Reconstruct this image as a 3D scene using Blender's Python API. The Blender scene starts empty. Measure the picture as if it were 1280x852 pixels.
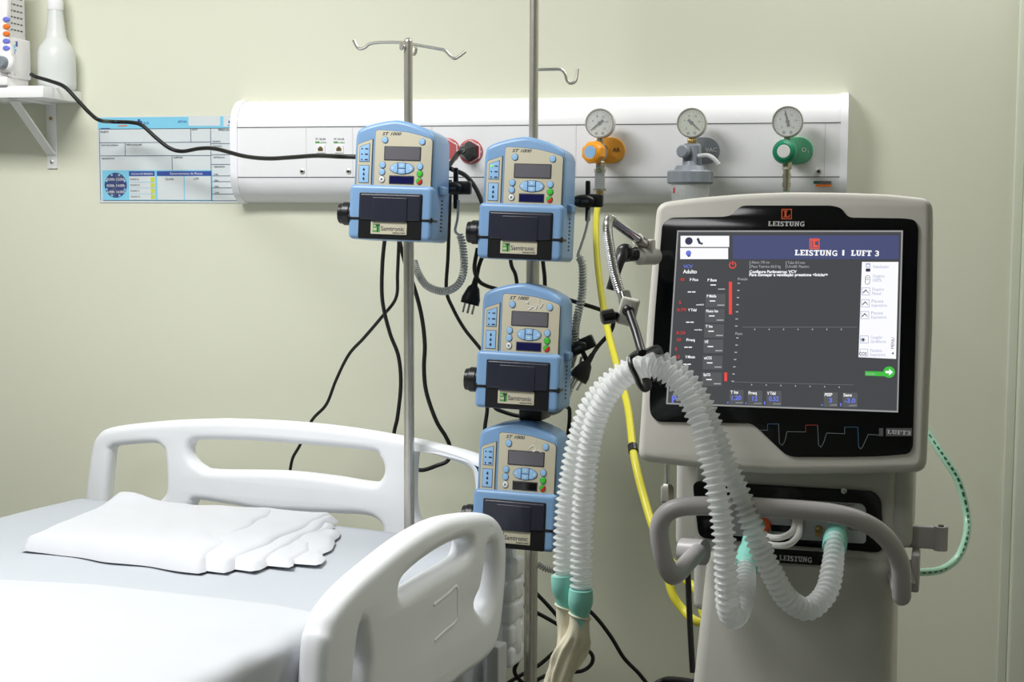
import bpy, bmesh, math, random
from mathutils import Vector, Matrix, noise
random.seed(7)
SC = bpy.context.scene
COL = SC.collection
R = math.radians
PI = math.pi
# ------------------------------------------------------------------ camera
FPX = 1800.0
YAW, PITCH, ROLL = R(12.0), math.atan(161/1800.0), R(0.25)
CAM = Vector((0, -3.2, 1.45))
Rh = Vector((math.cos(YAW), math.sin(YAW), 0)); Fh = Vector((-math.sin(YAW), math.cos(YAW), 0)); UP = Vector((0, 0, 1))
fw = Fh*math.cos(PITCH) - UP*math.sin(PITCH)
u0 = UP*math.cos(PITCH) + Fh*math.sin(PITCH)
rt = Rh*math.cos(ROLL) + u0*math.sin(ROLL)
uu = u0*math.cos(ROLL) - Rh*math.sin(ROLL)
def ray(px, py):
    return fw + rt*((px-640)/FPX) + uu*((426-py)/FPX)
def P(px, py, d):                       # point seen at a pixel, d metres along the camera axis
    return CAM + ray(px, py)*d
def PY(px, py, y):                      # on the vertical plane y = const (parallel to the back wall)
    r = ray(px, py); return CAM + r*((y-CAM.y)/r.y)
def PZ(px, py, z):
    r = ray(px, py); return CAM + r*((z-CAM.z)/r.z)
class Frame:
    def __init__(s, M): s.M = M; s.I = M.inverted()
    def hit(s, px, py, axis, v):        # local point where the ray meets local plane axis = v
        o = s.I @ CAM; d = s.I.to_3x3() @ ray(px, py)
        return o + d*((v-o[axis])/d[axis])
    def xz(s, px, py, y=0.0):
        h = s.hit(px, py, 1, y); return (h.x, h.z)
    def yz(s, px, py, x=0.0):
        h = s.hit(px, py, 0, x); return (h.y, h.z)
cam = bpy.data.cameras.new('camera'); camo = bpy.data.objects.new('camera', cam); COL.objects.link(camo)
cam.sensor_fit = 'HORIZONTAL'; cam.sensor_width = 36; cam.lens = FPX/1280*36; cam.clip_start = .05
m = Matrix.Identity(4)
for i in range(3):
    m[i][0] = rt[i]; m[i][1] = uu[i]; m[i][2] = -fw[i]; m[i][3] = CAM[i]
camo.matrix_world = m
SC.camera = camo
# ------------------------------------------------------------------ materials
def lin(v):
    v /= 255.0
    return v/12.92 if v <= .04045 else ((v+.055)/1.055)**2.4
def C(r, g, b): return (lin(r), lin(g), lin(b), 1)
MATS = {}
def mat(name, rgb, rough=.5, metal=0, var=.04, scale=30, bump=0, bscale=200, alpha=1, trans=0, spec=.5, ior=1.45, coat=0):
    if name in MATS: return MATS[name]
    mt = bpy.data.materials.new(name); mt.use_nodes = True
    nt = mt.node_tree; b = nt.nodes['Principled BSDF']
    col = C(*rgb)
    tc = nt.nodes.new('ShaderNodeTexCoord')
    nz = nt.nodes.new('ShaderNodeTexNoise'); nz.inputs['Scale'].default_value = scale; nz.inputs['Detail'].default_value = 3
    nt.links.new(tc.outputs['Object'], nz.inputs['Vector'])
    mx = nt.nodes.new('ShaderNodeMix'); mx.data_type = 'RGBA'
    mx.inputs['A'].default_value = tuple(max(0, x*(1-var)) for x in col[:3])+(1,)
    mx.inputs['B'].default_value = tuple(min(1, x*(1+var)) for x in col[:3])+(1,)
    nt.links.new(nz.outputs['Fac'], mx.inputs['Factor'])
    nt.links.new(mx.outputs['Result'], b.inputs['Base Color'])
    b.inputs['Roughness'].default_value = rough; b.inputs['Metallic'].default_value = metal
    b.inputs['Specular IOR Level'].default_value = spec; b.inputs['IOR'].default_value = ior
    b.inputs['Alpha'].default_value = alpha; b.inputs['Transmission Weight'].default_value = trans
    b.inputs['Coat Weight'].default_value = coat
    if bump:
        n2 = nt.nodes.new('ShaderNodeTexNoise'); n2.inputs['Scale'].default_value = bscale; n2.inputs['Detail'].default_value = 4
        nt.links.new(tc.outputs['Object'], n2.inputs['Vector'])
        bp = nt.nodes.new('ShaderNodeBump'); bp.inputs['Strength'].default_value = bump; bp.inputs['Distance'].default_value = .002
        nt.links.new(n2.outputs['Fac'], bp.inputs['Height']); nt.links.new(bp.outputs['Normal'], b.inputs['Normal'])
    MATS[name] = mt
    return mt
def emit(name, rgb, k=1.0):
    if name in MATS: return MATS[name]
    mt = bpy.data.materials.new(name); mt.use_nodes = True
    nt = mt.node_tree; b = nt.nodes['Principled BSDF']
    b.inputs['Base Color'].default_value = (.01, .01, .01, 1); b.inputs['Roughness'].default_value = .25
    b.inputs['Specular IOR Level'].default_value = .2
    b.inputs['Emission Color'].default_value = C(*rgb); b.inputs['Emission Strength'].default_value = k
    MATS[name] = mt
    return mt
M_wall = mat('wall_paint', (222, 223, 203), .7, var=.015, scale=3, bump=.08, bscale=300)
M_wall2 = mat('darkened_unseen_wall', (130, 134, 122), .7, var=.02)  # left and front walls, out of view; set dark to cut bounced light
M_ceil = mat('ceiling_paint', (240, 240, 235), .8, var=.01)
M_floor = mat('floor_vinyl', (84, 84, 80), .4, var=.08, scale=12)
M_trim = mat('trim_paint', (214, 218, 200), .5, var=.02)
M_rail = mat('white_rail_aluminium', (238, 238, 240), .35, var=.01)
M_cap = mat('white_rail_plastic', (244, 244, 248), .35, var=.01)
M_white = mat('white_plastic', (240, 240, 240), .4, var=.015)
M_bedpl = mat('white_bed_plastic', (242, 244, 247), .38, var=.02, scale=15, bump=.05, bscale=600)
M_bedmetal = mat('grey_bed_steel', (190, 192, 192), .45, var=.03)
M_sheet = mat('bluish_white_cotton', (188, 193, 200), .85, var=.02, scale=8, bump=.25, bscale=900)
M_sheet2 = mat('white_cotton', (200, 203, 208), .85, var=.015, scale=8, bump=.25, bscale=900)
M_linen = mat('folded_white_linen', (213, 215, 220), .85, var=.015, scale=8, bump=.25, bscale=900)
M_steel = mat('brushed_steel', (206, 202, 194), .3, .85, var=.08, scale=60)
M_chrome = mat('chrome', (215, 215, 215), .14, 1, var=.03)
M_nickel = mat('nickel_brass', (196, 190, 170), .25, 1, var=.05)
M_brass = mat('brass', (186, 158, 100), .3, 1, var=.06)
M_blue = mat('pump_blue_plastic', (124, 160, 200), .32, var=.02, scale=40)
M_beige = mat('pump_beige_panel', (196, 190, 168), .4, var=.02)
M_grey_edge = mat('panel_edge_grey', (88, 90, 92), .5)
M_key = mat('pale_blue_key', (150, 192, 232), .35, var=.02)
M_keydark = mat('key_outline', (70, 84, 104), .5)
M_green = mat('green_key', (70, 190, 60), .35)
M_red = mat('red_key', (196, 48, 44), .35)
M_wkey = mat('white_key', (225, 226, 222), .35)
M_lcd = mat('grey_lcd', (104, 102, 108), .18, var=.02)
M_lcdframe = mat('lcd_frame', (62, 62, 64), .4)
M_navy = mat('navy_lcd', (24, 26, 74), .15)
M_blklcd = mat('black_lcd', (16, 14, 18), .15)
M_door = mat('dark_smoke_plastic', (44, 46, 58), .22, var=.03)
M_black = mat('black_plastic', (22, 22, 24), .35, var=.05)
M_gloss = mat('gloss_black_panel', (6, 8, 10), .12, var=.02)
M_ink = mat('dark_ink', (50, 52, 66), .6)
M_inkw = mat('white_ink', (230, 230, 230), .6)
M_inkg = mat('green_ink', (80, 160, 70), .6)
M_ctext = mat('cable_rubber', (20, 20, 21), .42, var=.05)
M_coil = mat('grey_coil_rubber', (196, 197, 192), .5)
M_redplate = mat('red_socket_plate', (188, 88, 92), .4)
M_orange = mat('orange_plastic', (240, 158, 32), .35)
M_opale = mat('orange_outlet_plate', (224, 160, 60), .4)
M_ggrey = mat('grey_fitting_plastic', (140, 146, 154), .4)
M_ggreen = mat('green_plastic', (20, 128, 92), .35)
M_gpale = mat('green_outlet_plate', (92, 172, 134), .4)
M_dial = mat('dial_face', (226, 226, 222), .5, var=.01)
M_dialc = mat('cream_dial_face', (222, 224, 206), .5, var=.01)
M_yellow = mat('yellow_hose', (206, 198, 56), .4)
M_vent = mat('ventilator_warm_grey', (204, 201, 192), .45, var=.015, bump=.06, bscale=900)
M_vent2 = mat('ventilator_body_grey', (196, 195, 187), .45, var=.015, bump=.06, bscale=900)
M_handle = mat('handle_grey_paint', (182, 178, 178), .35, var=.02)
M_plate = mat('port_plate_grey', (176, 180, 180), .4)
M_aqua = mat('aqua_connector', (142, 214, 199), .35)
M_logo = mat('logo_orange', (214, 92, 48), .5)
M_logobar = mat('silver_print', (206, 206, 206), .5)
M_dimbar = mat('grey_print', (92, 92, 96), .5)
M_blueline = mat('blue_print', (70, 120, 160), .5)
M_redline = mat('red_print', (190, 70, 70), .5)
M_paper = mat('chart_laminate', (216, 222, 224), .3, var=.015)
M_pcyan = mat('chart_cyan', (134, 206, 234), .35)
M_pline = mat('chart_line', (70, 96, 120), .5)
M_pblue = mat('chart_blue', (62, 84, 160), .4)
M_pnavy = mat('chart_navy', (62, 74, 122), .4)
M_pgrey = mat('chart_dark_sector', (78, 88, 120), .4)
M_pyel = mat('chart_yellow', (206, 214, 70), .4)
M_ovalb = mat('violet_blue_key', (116, 124, 214), .35)
M_ovalo = mat('orange_key', (232, 120, 44), .35)
M_gknob = mat('grey_knob', (130, 138, 146), .35)
M_devside = mat('device_white', (236, 234, 234), .45)
M_bottle = mat('milky_bottle_plastic', (228, 232, 229), .35, var=.01, alpha=.8)
M_glass = mat('clear_jar', (240, 244, 244), .08, alpha=.18, var=.01)
M_clearhose = mat('clear_green_hose', (176, 222, 196), .2, alpha=.7)
M_dkgreen = mat('green_print', (20, 84, 62), .5)
M_latex = mat('latex_cream', (240, 232, 206), .45, var=.05, scale=40, alpha=.82)
M_sil = mat('clear_silicone', (235, 235, 230), .3, alpha=.55)
def tube_mat(name, clear):
    mt = mat(name, (250, 252, 252), .2, var=.005, spec=.6); nt = mt.node_tree
    b = nt.nodes['Principled BSDF']; out = nt.nodes['Material Output']
    tl = nt.nodes.new('ShaderNodeBsdfTranslucent'); tl.inputs['Color'].default_value = (.97, .98, .98, 1)
    tp = nt.nodes.new('ShaderNodeBsdfTransparent')
    m1 = nt.nodes.new('ShaderNodeMixShader'); m1.inputs[0].default_value = .45
    m2 = nt.nodes.new('ShaderNodeMixShader'); m2.inputs[0].default_value = clear
    nt.links.new(b.outputs[0], m1.inputs[1]); nt.links.new(tl.outputs[0], m1.inputs[2])
    nt.links.new(m1.outputs[0], m2.inputs[1]); nt.links.new(tp.outputs[0], m2.inputs[2])
    nt.links.new(m2.outputs[0], out.inputs['Surface'])
    return mt
M_tube = tube_mat('milky_corrugated_silicone', .27)
E_bg = emit('screen_dark_grey', (70, 72, 75)); E_bg2 = emit('screen_tile_grey', (88, 90, 92)); E_edge = emit('screen_edge', (150, 150, 150))
E_white = emit('screen_white', (252, 252, 255)); E_head = emit('screen_header_blue', (74, 80, 120)); E_red = emit('screen_red', (236, 76, 70))
E_rtext = emit('screen_red_text', (200, 60, 62)); E_grid = emit('screen_grid', (120, 122, 124)); E_pale = emit('screen_pale_text', (176, 178, 184))
E_bluet = emit('screen_blue_text', (110, 124, 226)); E_green = emit('screen_green', (70, 190, 70)); E_lav = emit('screen_lavender_text', (160, 172, 206))
E_dk = emit('screen_dark_icon', (52, 56, 84)); E_logo = emit('screen_logo_orange', (240, 92, 64))
E_led = emit('green_indicator', (150, 240, 90), 1.2)
# ------------------------------------------------------------------ mesh helpers
WM = {}
def catmull(pts, n=8, closed=False):
    pts = [Vector(p) for p in pts]; out = []; N = len(pts)
    rng = N if closed else N-1
    for i in range(rng):
        if closed: p0, p1, p2, p3 = pts[(i-1) % N], pts[i], pts[(i+1) % N], pts[(i+2) % N]
        else:
            p1, p2 = pts[i], pts[i+1]
            p0 = pts[i-1] if i else p1*2-p2
            p3 = pts[i+2] if i+2 < N else p2*2-p1
        for k in range(n):
            t = k/n
            out.append(.5*((2*p1)+(p2-p0)*t+(2*p0-5*p1+4*p2-p3)*t*t+(3*p1-p0-3*p2+p3)*t**3))
    if not closed: out.append(pts[-1])
    return out
def resample(pts, step):
    L = [0]
    for a, b in zip(pts, pts[1:]): L.append(L[-1]+(b-a).length)
    n = max(2, int(round(L[-1]/step))); out = []; j = 0
    for i in range(n+1):
        s = L[-1]*i/n
        while j < len(L)-2 and L[j+1] < s: j += 1
        t = (s-L[j])/max(1e-9, L[j+1]-L[j])
        out.append(pts[j].lerp(pts[j+1], t))
    return out, L[-1]
def frames(pts):
    T = []
    for i in range(len(pts)):
        a = pts[max(0, i-1)]; b = pts[min(len(pts)-1, i+1)]
        T.append((b-a).normalized())
    n = T[0].orthogonal().normalized(); out = []
    for t in T:
        n = (n - t*n.dot(t))
        n = n.normalized() if n.length > 1e-6 else t.orthogonal().normalized()
        out.append((t, n, t.cross(n)))
    return out
def rrect(x0, x1, z0, z1, r, n=5):
    o = []
    r = min(r, (x1-x0)/2-1e-5, (z1-z0)/2-1e-5)
    for cx, cz, a0 in ((x1-r, z1-r, 0), (x0+r, z1-r, 90), (x0+r, z0+r, 180), (x1-r, z0+r, 270)):
        for k in range(n+1):
            a = R(a0+90*k/n); o.append((cx+r*math.cos(a), cz+r*math.sin(a)))
    return o
def ell(cx, cz, rx, rz, n=24, a0=0, a1=360):
    full = a1-a0 >= 360
    return [(cx+rx*math.cos(R(a0+(a1-a0)*k/(n if full else n-1))), cz+rz*math.sin(R(a0+(a1-a0)*k/(n if full else n-1)))) for k in range(n)]
def smooth2(pts, n=6, closed=True):
    return [(v.x, v.y) for v in catmull([(a, b, 0) for a, b in pts], n, closed)]
XZ = Matrix(((1, 0, 0, 0), (0, 0, -1, 0), (0, 1, 0, 0), (0, 0, 0, 1)))       # (a,b,c) -> x=a z=b, faces -y
YZ = Matrix(((0, 0, 1, 0), (1, 0, 0, 0), (0, 1, 0, 0), (0, 0, 0, 1)))        # (a,b,c) -> y=a z=b, faces +x
def corner_round(pts, r, n=4):
    out = []; N = len(pts)
    for i in range(N):
        p = Vector(pts[i]); a = Vector(pts[i-1]); c = Vector(pts[(i+1) % N])
        la, lc = (a-p).length, (c-p).length; k = min(r, la*.45, lc*.45)
        q0 = p+(a-p).normalized()*k; q1 = p+(c-p).normalized()*k
        for j in range(n+1):
            t = j/n; v = q0*(1-t)**2+p*2*t*(1-t)+q1*t*t; out.append((v.x, v.y))
    return out
class MB:
    def __init__(s): s.bm = bmesh.new(); s.mats = []
    def mi(s, m):
        if m not in s.mats: s.mats.append(m)
        return s.mats.index(m)
    def faces(s, vs, fs, m):
        i = s.mi(m); bv = [s.bm.verts.new(v) for v in vs]
        for f in fs:
            try: s.bm.faces.new([bv[k] for k in f]).material_index = i
            except ValueError: pass
        return bv
    def merge(s, me, m, X=None):
        i = s.mi(m); b2 = bmesh.new(); b2.from_mesh(me)
        if X is not None: b2.transform(X)
        mp = {v: s.bm.verts.new(v.co) for v in b2.verts}
        for f in b2.faces:
            try: s.bm.faces.new([mp[v] for v in f.verts]).material_index = i
            except ValueError: pass
        b2.free()
    def box(s, x0, x1, y0, y1, z0, z1, m, bev=0, seg=3, X=None):
        b2 = bmesh.new()
        bmesh.ops.create_cube(b2, size=1)
        for v in b2.verts:
            v.co = Vector(((x0+x1)/2+v.co.x*(x1-x0), (y0+y1)/2+v.co.y*(y1-y0), (z0+z1)/2+v.co.z*(z1-z0)))
        if bev: bmesh.ops.bevel(b2, geom=b2.edges[:], offset=bev, segments=seg, profile=.5, affect='EDGES')
        me = bpy.data.meshes.new('t'); b2.to_mesh(me); b2.free(); s.merge(me, m, X); bpy.data.meshes.remove(me)
        return s
    def tube(s, pts, r, m, n=10, caps=True, sx=1.0):
        pts = [Vector(p) for p in pts]; fr = frames(pts); vs = []; fs = []
        for i, (p, (t, a, b)) in enumerate(zip(pts, fr)):
            rr = r[i] if isinstance(r, (list, tuple)) else r
            for k in range(n):
                an = 2*PI*k/n; vs.append(p+a*(rr*math.cos(an))+b*(rr*sx*math.sin(an)))
        for i in range(len(pts)-1):
            for k in range(n):
                k2 = (k+1) % n; fs.append((i*n+k, i*n+k2, (i+1)*n+k2, (i+1)*n+k))
        if caps:
            fs.append(tuple(range(n-1, -1, -1))); fs.append(tuple((len(pts)-1)*n+k for k in range(n)))
        s.faces(vs, fs, m); return s
    def cyl(s, p0, p1, r0, m, r1=None, n=24, caps=True):
        return s.tube([p0, p1], [r0, r0 if r1 is None else r1], m, n, caps)
    def lathe(s, prof, o, axis, m, n=32, ref=None, mod=None):
        o = Vector(o); t = Vector(axis).normalized(); a = (Vector(ref) if ref else t.orthogonal()).normalized(); b = t.cross(a)
        vs = []; fs = []
        for r, h in prof:
            for k in range(n):
                an = 2*PI*k/n; q = r*(mod(k, n, h) if mod else 1)
                vs.append(o+t*h+a*(q*math.cos(an))+b*(q*math.sin(an)))
        for i in range(len(prof)-1):
            for k in range(n):
                k2 = (k+1) % n; fs.append((i*n+k, i*n+k2, (i+1)*n+k2, (i+1)*n+k))
        if prof[0][0] > 1e-6: fs.append(tuple(range(n-1, -1, -1)))
        if prof[-1][0] > 1e-6: fs.append(tuple((len(prof)-1)*n+k for k in range(n)))
        s.faces(vs, fs, m); return s
    def ball(s, c, r, m, n=16):
        rx, ry, rz = (r, r, r) if isinstance(r, (int, float)) else r
        b2 = bmesh.new(); bmesh.ops.create_uvsphere(b2, u_segments=n, v_segments=max(6, n//2), radius=1)
        for v in b2.verts: v.co = Vector((c[0]+v.co.x*rx, c[1]+v.co.y*ry, c[2]+v.co.z*rz))
        me = bpy.data.meshes.new('t'); b2.to_mesh(me); b2.free(); s.merge(me, m); bpy.data.meshes.remove(me); return s
    def plate(s, outs, y0, y1, m, bev=0, X=XZ, seg=3):
        """outlines (first outer, rest holes) extruded from depth y0 (back) .. y1 (front) along the -normal; front bevelled"""
        cu = bpy.data.curves.new('t', 'CURVE'); cu.dimensions = '2D'; cu.fill_mode = 'BOTH'
        for o in outs:
            sp = cu.splines.new('POLY'); sp.points.add(len(o)-1)
            for q, (a, b) in zip(sp.points, o): q.co = (a, b, 0, 1)
            sp.use_cyclic_u = True
        th = abs(y1-y0)
        bev = min(bev, th/2-1e-5) if bev else 0
        cu.extrude = max(0, th/2-bev); cu.bevel_depth = bev; cu.bevel_resolution = seg; cu.offset = -bev
        ob = bpy.data.objects.new('t', cu)
        me = bpy.data.meshes.new_from_object(ob)
        T = X @ Matrix.Translation((0, 0, (y0+y1)/2))
        s.merge(me, m, T); bpy.data.meshes.remove(me); bpy.data.objects.remove(ob); bpy.data.curves.remove(cu)
        return s
    def flat(s, poly, y, m):            # thin facing polygon (x,z) facing -y
        s.faces([(a, y, b) for a, b in poly], [tuple(range(len(poly)))], m); return s
    def rect(s, x0, x1, z0, z1, y, m): return s.flat([(x0, z0), (x1, z0), (x1, z1), (x0, z1)], y, m)
    def text(s, body, x, z, size, m, y=0, align='LEFT', width=None, bold=0, shear=0, X=None, ext=.00012):
        cu = bpy.data.curves.new('t', 'FONT'); cu.body = body; cu.size = size; cu.align_x = 'LEFT'; cu.align_y = 'BOTTOM_BASELINE'
        cu.offset = bold*size; cu.shear = shear; cu.extrude = ext; cu.resolution_u = 3
        ob = bpy.data.objects.new('t', cu); me = bpy.data.meshes.new_from_object(ob)
        if len(me.vertices):
            xs = [v.co.x for v in me.vertices]; a, b = min(xs), max(xs); w = b-a; k = (width/w) if width else 1
            sh = {'LEFT': -a, 'CENTER': -(a+b)/2, 'RIGHT': -b}[align]
            T = Matrix.Translation((x, z, -y)) @ Matrix.Diagonal((k, 1, 1, 1)) @ Matrix.Translation((sh, 0, 0))
            s.merge(me, m, (X if X is not None else XZ) @ T)
        bpy.data.meshes.remove(me); bpy.data.objects.remove(ob); bpy.data.curves.remove(cu)
        return s
    def build(s, name, parent=None, M=None, ang=35, sharp=True):
        bmesh.ops.remove_doubles(s.bm, verts=s.bm.verts, dist=1e-6)
        bmesh.ops.recalc_face_normals(s.bm, faces=[f for f in s.bm.faces])
        me = bpy.data.meshes.new(name)
        if parent is None and M is None and len(s.bm.verts):
            cs = [v.co for v in s.bm.verts]
            o = Vector(((min(c.x for c in cs)+max(c.x for c in cs))/2, (min(c.y for c in cs)+max(c.y for c in cs))/2, min(c.z for c in cs)))
            bmesh.ops.translate(s.bm, verts=s.bm.verts, vec=-o); M = Matrix.Translation(o)
        s.bm.to_mesh(me); s.bm.free()
        for q in s.mats: me.materials.append(q)
        me.polygons.foreach_set('use_smooth', [True]*len(me.polygons))
        if sharp: me.set_sharp_from_angle(angle=R(ang))
        ob = bpy.data.objects.new(name, me); COL.objects.link(ob)
        place(ob, parent, M)
        return ob
def place(ob, parent, M):
    if parent is None:
        M = M if M is not None else Matrix.Identity(4); ob.matrix_world = M
    else:
        PM = WM[parent.name]; ob.parent = parent
        M = M if M is not None else PM
        ob.matrix_local = PM.inverted() @ M
    WM[ob.name] = M
WORLD = Matrix.Identity(4)
def tag(o, label, cat, group=None):
    o['label'] = label; o['category'] = cat
    if group: o['group'] = group
    return o
def struct(o): o['kind'] = 'structure'; return o
def thing(name, M, label, cat, group=None):
    o = bpy.data.objects.new(name, None); o.empty_display_size = .05; COL.objects.link(o); place(o, None, M)
    return tag(o, label, cat, group)
def copy_tree(o, M):
    c = o.copy(); COL.objects.link(c); c.matrix_world = M; WM[c.name] = M
    def rec(src, dst):
        for ch in list(src.children):
            d = ch.copy(); COL.objects.link(d); d.parent = dst
            WM[d.name] = WM[dst.name] @ ch.matrix_basis
            rec(ch, d)
    rec(o, c); return c
def noisev(p, s=1.0): return noise.noise(Vector(p)*s)
def TR(loc, rz=0, rx=0, ry=0):
    return Matrix.Translation(loc) @ Matrix.Rotation(rz, 4, 'Z') @ Matrix.Rotation(ry, 4, 'Y') @ Matrix.Rotation(rx, 4, 'X')
SER = {'L': [(0,)], 'E': [(0,)], 'I': [(0,)], 'T': [(0,)], 'F': [(0,)], 'U': [(0,)], 'N': [(0,)]}
def slab(mb, body, x, z, w, h, m, y, align='CENTER'):
    """bold lettering with slab serifs"""
    adv = {'I': .62, 'L': .92, 'E': .92, 'S': .9, 'T': .98, 'U': 1.05, 'N': 1.1, 'G': 1.05, 'F': .9, '3': .85, ' ': .55, '|': .4}
    tot = sum(adv[c] for c in body); k = w/tot; cx = x - w/2 if align == 'CENTER' else x
    for c in body:
        a = adv[c]*k; x0, x1 = cx+a*.05, cx+a*.95; st = k*.29; sf = h*.16
        R_ = lambda p, q, r_, t: mb.rect(p, q, r_, t, y, m)
        if c == 'I': R_((x0+x1)/2-st/2, (x0+x1)/2+st/2, z, z+h); R_(x0, x1, z, z+sf); R_(x0, x1, z+h-sf, z+h)
        elif c in 'LEF':
            R_(x0+st*.35, x0+st*1.35, z, z+h); R_(x0, x0+st*1.75, z+h-sf, z+h); R_(x0, x0+st*1.75, z, z+sf)
            if c in 'EF': R_(x0, x1, z+h-sf, z+h); R_(x1-st*.5, x1, z+h*.68, z+h); R_(x0+st, x0+a*.65, z+h*.43, z+h*.57)
            if c in 'LE': R_(x0, x1, z, z+sf); R_(x1-st*.5, x1, z, z+h*.32)
        elif c == 'T':
            mx = (x0+x1)/2; R_(mx-st/2, mx+st/2, z, z+h); R_(x0, x1, z+h-sf, z+h); R_(mx-st, mx+st, z, z+sf); R_(x0, x0+st*.5, z+h*.68, z+h); R_(x1-st*.5, x1, z+h*.68, z+h)
        elif c == 'N':
            R_(x0+st*.3, x0+st, z, z+h); R_(x1-st, x1-st*.3, z, z+h); R_(x0, x0+st*1.3, z, z+sf*.8); R_(x1-st*1.3, x1, z+h-sf*.8, z+h); R_(x0, x0+st, z+h-sf*.8, z+h)
            mb.flat([(x0+st*.3, z+h), (x1-st*1.1, z), (x1-st*.3, z), (x0+st*1.2, z+h)], y, m)
        elif c == 'U':
            R_(x0+st*.3, x0+st*1.3, z+h*.3, z+h); R_(x1-st, x1-st*.2, z+h*.3, z+h); R_(x0, x0+st*1.6, z+h-sf, z+h); R_(x1-st*1.4, x1, z+h-sf, z+h)
            o = ell((x0+x1)/2+st*.05, z+h*.3, (x1-x0)/2-st*.25, h*.3, 12, 180, 360); i = ell((x0+x1)/2+st*.1, z+h*.32, (x1-x0)/2-st*1.2, h*.16, 12, 180, 360)
            mb.flat(o+i[::-1], y, m)
        elif c == ' ': pass
        elif c == '|': R_((x0+x1)/2-st*.25, (x0+x1)/2+st*.25, z, z+h)
        else: mb.text(c, (x0+x1)/2, z, h*1.38, m, y, 'CENTER', width=(x1-x0)*.95, bold=.02)
        cx += a
# ================================================================== SETTING
XR = PY(1262, 560, 0).x
XL, YB, HC = -2.7, -5.0, 2.75
b = MB(); b.box(XL-.1, 2.3, 0, .1, 0, HC, M_wall); struct(b.build('wall_back', M=WORLD))
b = MB(); b.box(XL-.1, XL, YB, 0, 0, HC, M_wall2); struct(b.build('wall_left', M=WORLD))
b = MB(); b.box(2.2, 2.3, YB, 0, 0, HC, M_wall); struct(b.build('wall_right', M=WORLD))
b = MB(); b.box(XL-.1, 2.3, YB-.1, YB, 0, HC, M_wall2); struct(b.build('wall_front', M=WORLD))
b = MB(); b.box(XL-.1, 2.3, YB-.1, .1, -.1, 0, M_floor); struct(b.build('floor', M=WORLD))
b = MB(); b.box(XL-.1, 2.3, YB-.1, .1, HC, HC+.1, M_ceil); struct(b.build('ceiling', M=WORLD))
# door casing at the right edge of the picture
b = MB()
b.box(XR-.012, XR+.008, -.012, 0, 0, 2.12, M_trim, .003)
b.box(XR+.008, XR+.075, -.028, 0, 0, 2.12, M_trim, .006)
b.box(XR+.075, XR+.10, -.016, 0, 0, 2.12, M_trim, .003)
struct(b.build('trim_1', M=WORLD))
# ================================================================== WALL SHELF + THINGS ON IT
zs = 1.706
xs_end = PY(103, 120, 0).x
b_sh = thing('wall_shelf', TR((xs_end-.35, 0, zs-.17)), 'white wall shelf board with a triangular bracket, carrying the white monitor', 'shelf')
b = MB(); b.box(xs_end-.72, xs_end, -.18, -.001, zs, zs+.026, M_white, .001, 2); b.build('shelf_board', b_sh, WORLD)
bx = PY(65, 160, 0).x
for q in (bx, bx-.5):
    br = MB(); br.box(q-.013, q+.013, -.004, -.0005, zs-.156, zs, M_white, .001, 2)
    br.box(q-.013, q+.013, -.172, -.004, zs-.004, zs-.0005, M_white, .001, 2)
    p0 = Vector((q, -.166, zs-.006)); p1 = Vector((q, -.006, zs-.122))
    d = (p1-p0).normalized(); nn = d.cross(Vector((1, 0, 0))).normalized()
    vs = []
    for p in (p0, p1):
        for sx, sn in ((-.011, -.002), (.011, -.002), (.011, .002), (-.011, .002)):
            vs.append(p+Vector((sx, 0, 0))+nn*sn)
    br.faces(vs, [(0, 1, 2, 3), (7, 6, 5, 4), (0, 4, 5, 1), (1, 5, 6, 2), (2, 6, 7, 3), (3, 7, 4, 0)], M_white)
    bo = br.build('bracket', b_sh, WORLD)
    for dz in (.036, .140):
        k = MB(); k.lathe([(.0045, 0), (.0045, .002), (.002, .0035), (0, .0036)], (q, -.004, zs-dz), (0, -1, 0), M_brass if dz < .1 else M_steel, 14); k.build('screw', bo, WORLD)
# monitor / pump unit on the shelf
xr = PY(17, 70, -.172).x
MD = TR((xr-.06, -.172, zs+.0265))
dev = thing('bedside_monitor', MD, 'white bedside monitor with a column of blue and orange keys on wall shelf', 'monitor')
b = MB()
b.plate([smooth2([(-.07, .022), (.048, .022), (.056, .03), (.058, .08), (.05, .135), (.046, .26), (-.07, .26)], 4)], -.012, .01, M_devside, .006)
b.box(-.11, .054, -.004, .085, .02, .112, M_devside, .004)
b.box(-.11, .042, -.005, .085, .105, .27, M_devside, .004)
b.build('housing', dev)
b = MB(); b.box(-.11, .05, -.016, .08, 0, .021, M_devside, .004); b.build('base', dev)
xk = -.06+ (PY(7, 40, -.185).x-(xr-.06)) + .06
for i, (py, mm) in enumerate(((24, M_ovalb), (33, M_ovalo), (42, M_ovalo), (51, M_ovalb), (60, M_ovalb))):
    z = PY(7, py, -.185).z-(zs+.0265); x = PY(7, py, -.185).x-(xr-.06)
    k = MB(); k.plate([ell(x, z, .0085, .0058)], .006, .0128, mm, .002); k.build('key', dev)
pk = PY(6, 78, -.19); x = pk.x-(xr-.06); z = pk.z-(zs+.0265)
k = MB(); k.lathe([(.021, .0), (.021, .012), (.018, .016), (0, .0161)], (x, -.008, z), (0, -1, 0), M_devside, 28); ko = k.build('knob_collar', dev)
k = MB(); k.lathe([(.013, .0), (.013, .012), (.011, .016), (0, .0165)], (x, -.0225, z), (0, -1, 0), M_gknob, 24); k.build('knob', ko)
k = MB()
for i in range(9):
    z = .13+i*.0145
    for j in range(5): k.box(.0415, .0428, .006+j*.014, .015+j*.014, z, z+.003, M_grey_edge)
k.build('vent_slots', dev)
k = MB()
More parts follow.
